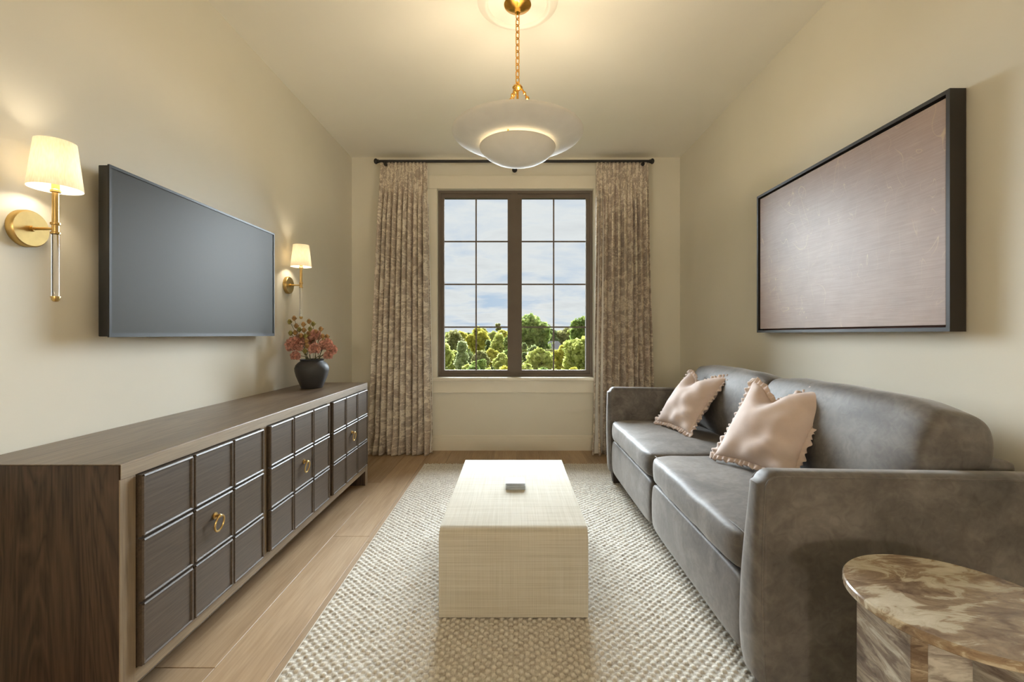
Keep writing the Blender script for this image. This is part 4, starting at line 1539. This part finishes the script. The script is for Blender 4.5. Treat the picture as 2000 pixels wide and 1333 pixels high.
TREES = [
    ('leafy_tree', 'tall rounded green tree rising highest beyond the window beside its mullion', 1040, 613, 40, 58, 'green', 46, 'round'),
    ('leafy_tree', 'bright lime round tree in front of the pale roofed house', 1052, 680, 30, 36, 'lime', 34, 'round'),
    ('leafy_tree', 'large yellow-green tree filling the lower corner pane beside the sofa-side jamb', 1133, 652, 34, 37, 'lime', 40, 'round'),
    ('leafy_tree', 'dark green tall tree top behind the large yellow-green tree', 1136, 616, 26, 66, 'green', 30, 'round'),
    ('leafy_tree', 'olive tree behind the pale house roof', 1104, 636, 24, 100, 'olive', 26, 'round'),
    ('leafy_tree', 'low green tree between the house and the tall rounded tree', 1076, 642, 18, 96, 'dark', 18, 'round'),
    ('evergreen_tree', 'blue-green dark shrub tree at the foot of the tall rounded tree', 1024, 668, 14, 42, 'dark', 26, 'cone'),
    ('evergreen_tree', 'pale blue-green conifer in the console-side window sash', 903, 666, 34, 38, 'blue', 60, 'cone'),
    ('leafy_tree', 'olive brown tree behind the pale conifer', 890, 642, 24, 72, 'olive', 26, 'round'),
    ('leafy_tree', 'yellow-green tree behind the pale conifer, reaching the horizon', 932, 636, 22, 76, 'yellow', 26, 'round'),
    ('evergreen_tree', 'slim dark conifer standing right of the yellow tree'.replace('right of', 'next to'), 953, 662, 14, 62, 'dark', 28, 'cone'),
    ('leafy_tree', 'yellow-green tree next to the slim dark conifer near the mullion', 976, 648, 20, 84, 'lime', 24, 'round'),
    ('leafy_tree', 'lime bush tree low beside the mullion by the road', 984, 690, 20, 34, 'lime', 26, 'round'),
    ('leafy_tree', 'lime bush tree low beside the console-side jamb', 866, 672, 20, 33, 'lime', 28, 'round'),
    ('leafy_tree', 'small olive bush tree between the conifer and the road', 935, 700, 16, 40, 'green', 20, 'round'),
    ('leafy_tree', 'green tree hidden mostly behind the window mullion', 1004, 646, 20, 80, 'green', 22, 'round'),
    ('leafy_tree', 'green tree beyond the console-side curtain', 838, 640, 30, 64, 'green', 28, 'round'),
    ('leafy_tree', 'olive tree beyond the sofa-side curtain', 1176, 630, 34, 60, 'olive', 28, 'round'),
    ('leafy_tree', 'yellow-green low tree under the pale house eaves', 1092, 696, 24, 46, 'yellow', 26, 'round'),
    ('leafy_tree', 'green low tree at the foot of the pale conifer', 918, 706, 18, 32, 'lime', 20, 'round'),
]
for i, (nm, lb, px, top, hw, D, lk, nb, shp) in enumerate(TREES):
    tree(nm, lb, px, top, hw, D, lk, nb, 40 + i, shp, leaf=0.20 + D * 0.0045)
rf = random.Random(5)
kinds_far = ('green', 'olive', 'lime', 'yellow', 'dark')
for i in range(40):
    px = 690 + i * 16.0 + rf.uniform(-3, 3)
    D = (96, 114, 132)[i % 3] + rf.uniform(-3, 3)
    tree('leafy_tree', 'distant leafy tree in the far rank along the horizon', px, rf.uniform(641, 650), rf.uniform(11, 17), D, kinds_far[i % 5], 11, 200 + i, 'round', leaf=0.7)
for i in range(22):
    px = 720 + i * 27 + rf.uniform(-5, 5)
    D = (45, 51)[i % 2] + rf.uniform(-1, 1)
    tree('leafy_tree', 'bushy young tree in the middle rank of the meadow', px, rf.uniform(672, 690), rf.uniform(14, 20), D, kinds_far[(i * 2) % 5], 14, 300 + i, 'round', leaf=0.42)
for i in range(16):
    px = 770 + i * 32 + rf.uniform(-5, 5)
    D = (24.2, 27.4)[i % 2] + rf.uniform(-0.3, 0.3)
    tree('leafy_bush', 'low leafy bush in the front rank just outside the window', px, rf.uniform(706, 718), rf.uniform(20, 27), D, ('lime', 'green', 'lime', 'yellow')[i % 4], 14, 400 + i, 'round', leaf=0.22)
# thin tall tree standing alone against the sky
tree('leafy_tree', 'tiny lone tree crown standing against the sky above the horizon', 972, 630, 7, 120, 'olive', 9, 77, 'round', leaf=0.45, dens=0.5)
# distant wooded ridge
bm = newbm()
prev = None
for i in range(121):
    x = -260 + 520 * i / 120
    h_ = 5.2 + 1.4 * mnoise.noise(Vector((x * 0.03, 0, 0))) + 0.9 * mnoise.noise(Vector((x * 0.3, 3, 0)))
    row_ = [bm.verts.new((x, 230, GZ - 1)), bm.verts.new((x, 238, GZ + h_ * 0.9)), bm.verts.new((x, 256, GZ + h_ + 3.2)), bm.verts.new((x, 300, GZ + 2))]
    if prev:
        for a, b, c_, d in zip(prev, row_, row_[1:], prev[1:]):
            bm.faces.new((a, b, c_, d))
    prev = row_
tag(obj('wooded_hill', bm, LEAF['dark'], smooth=False), 'long low wooded ridge on the horizon behind all trees', 'hill', kind='structure')

# house with pale roof
HD = 82.0
hx0, hx1 = (1066 - 1003) * HD / F_PX, (1103 - 1003) * HD / F_PX
hz = CAM_H - (682 - 653) * HD / F_PX
hz1 = CAM_H - (667 - 653) * HD / F_PX
gz_ = GZ - 0.2
house = thing('house', 'house with a pale grey hipped roof among the trees', 'house', ((hx0 + hx1) / 2, HD + 2.5, gz_))
obj('wall', rbox(hx0 + 0.25, hx1 - 0.25, HD + 0.3, HD + 5, gz_, hz, 0), M_HOUSEWALL, house, smooth=False)
bm = newbm()
b0 = [bm.verts.new(p_) for p_ in ((hx0, HD, hz), (hx1, HD, hz), (hx1, HD + 5.3, hz), (hx0, HD + 5.3, hz))]
r0 = [bm.verts.new(p_) for p_ in ((hx0 + 0.9, HD + 2.65, hz1), (hx1 - 0.9, HD + 2.65, hz1))]
bm.faces.new((b0[0], b0[1], r0[1], r0[0])); bm.faces.new((b0[1], b0[2], r0[1])); bm.faces.new((b0[2], b0[3], r0[0], r0[1])); bm.faces.new((b0[3], b0[0], r0[0])); bm.faces.new(b0[::-1])
obj('roof', bm, M_ROOF, house, smooth=False)
obj('eave', rbox(hx0 - 0.05, hx1 + 0.05, HD - 0.12, HD, hz - 0.22, hz, 0), M_LINING, house, smooth=False)
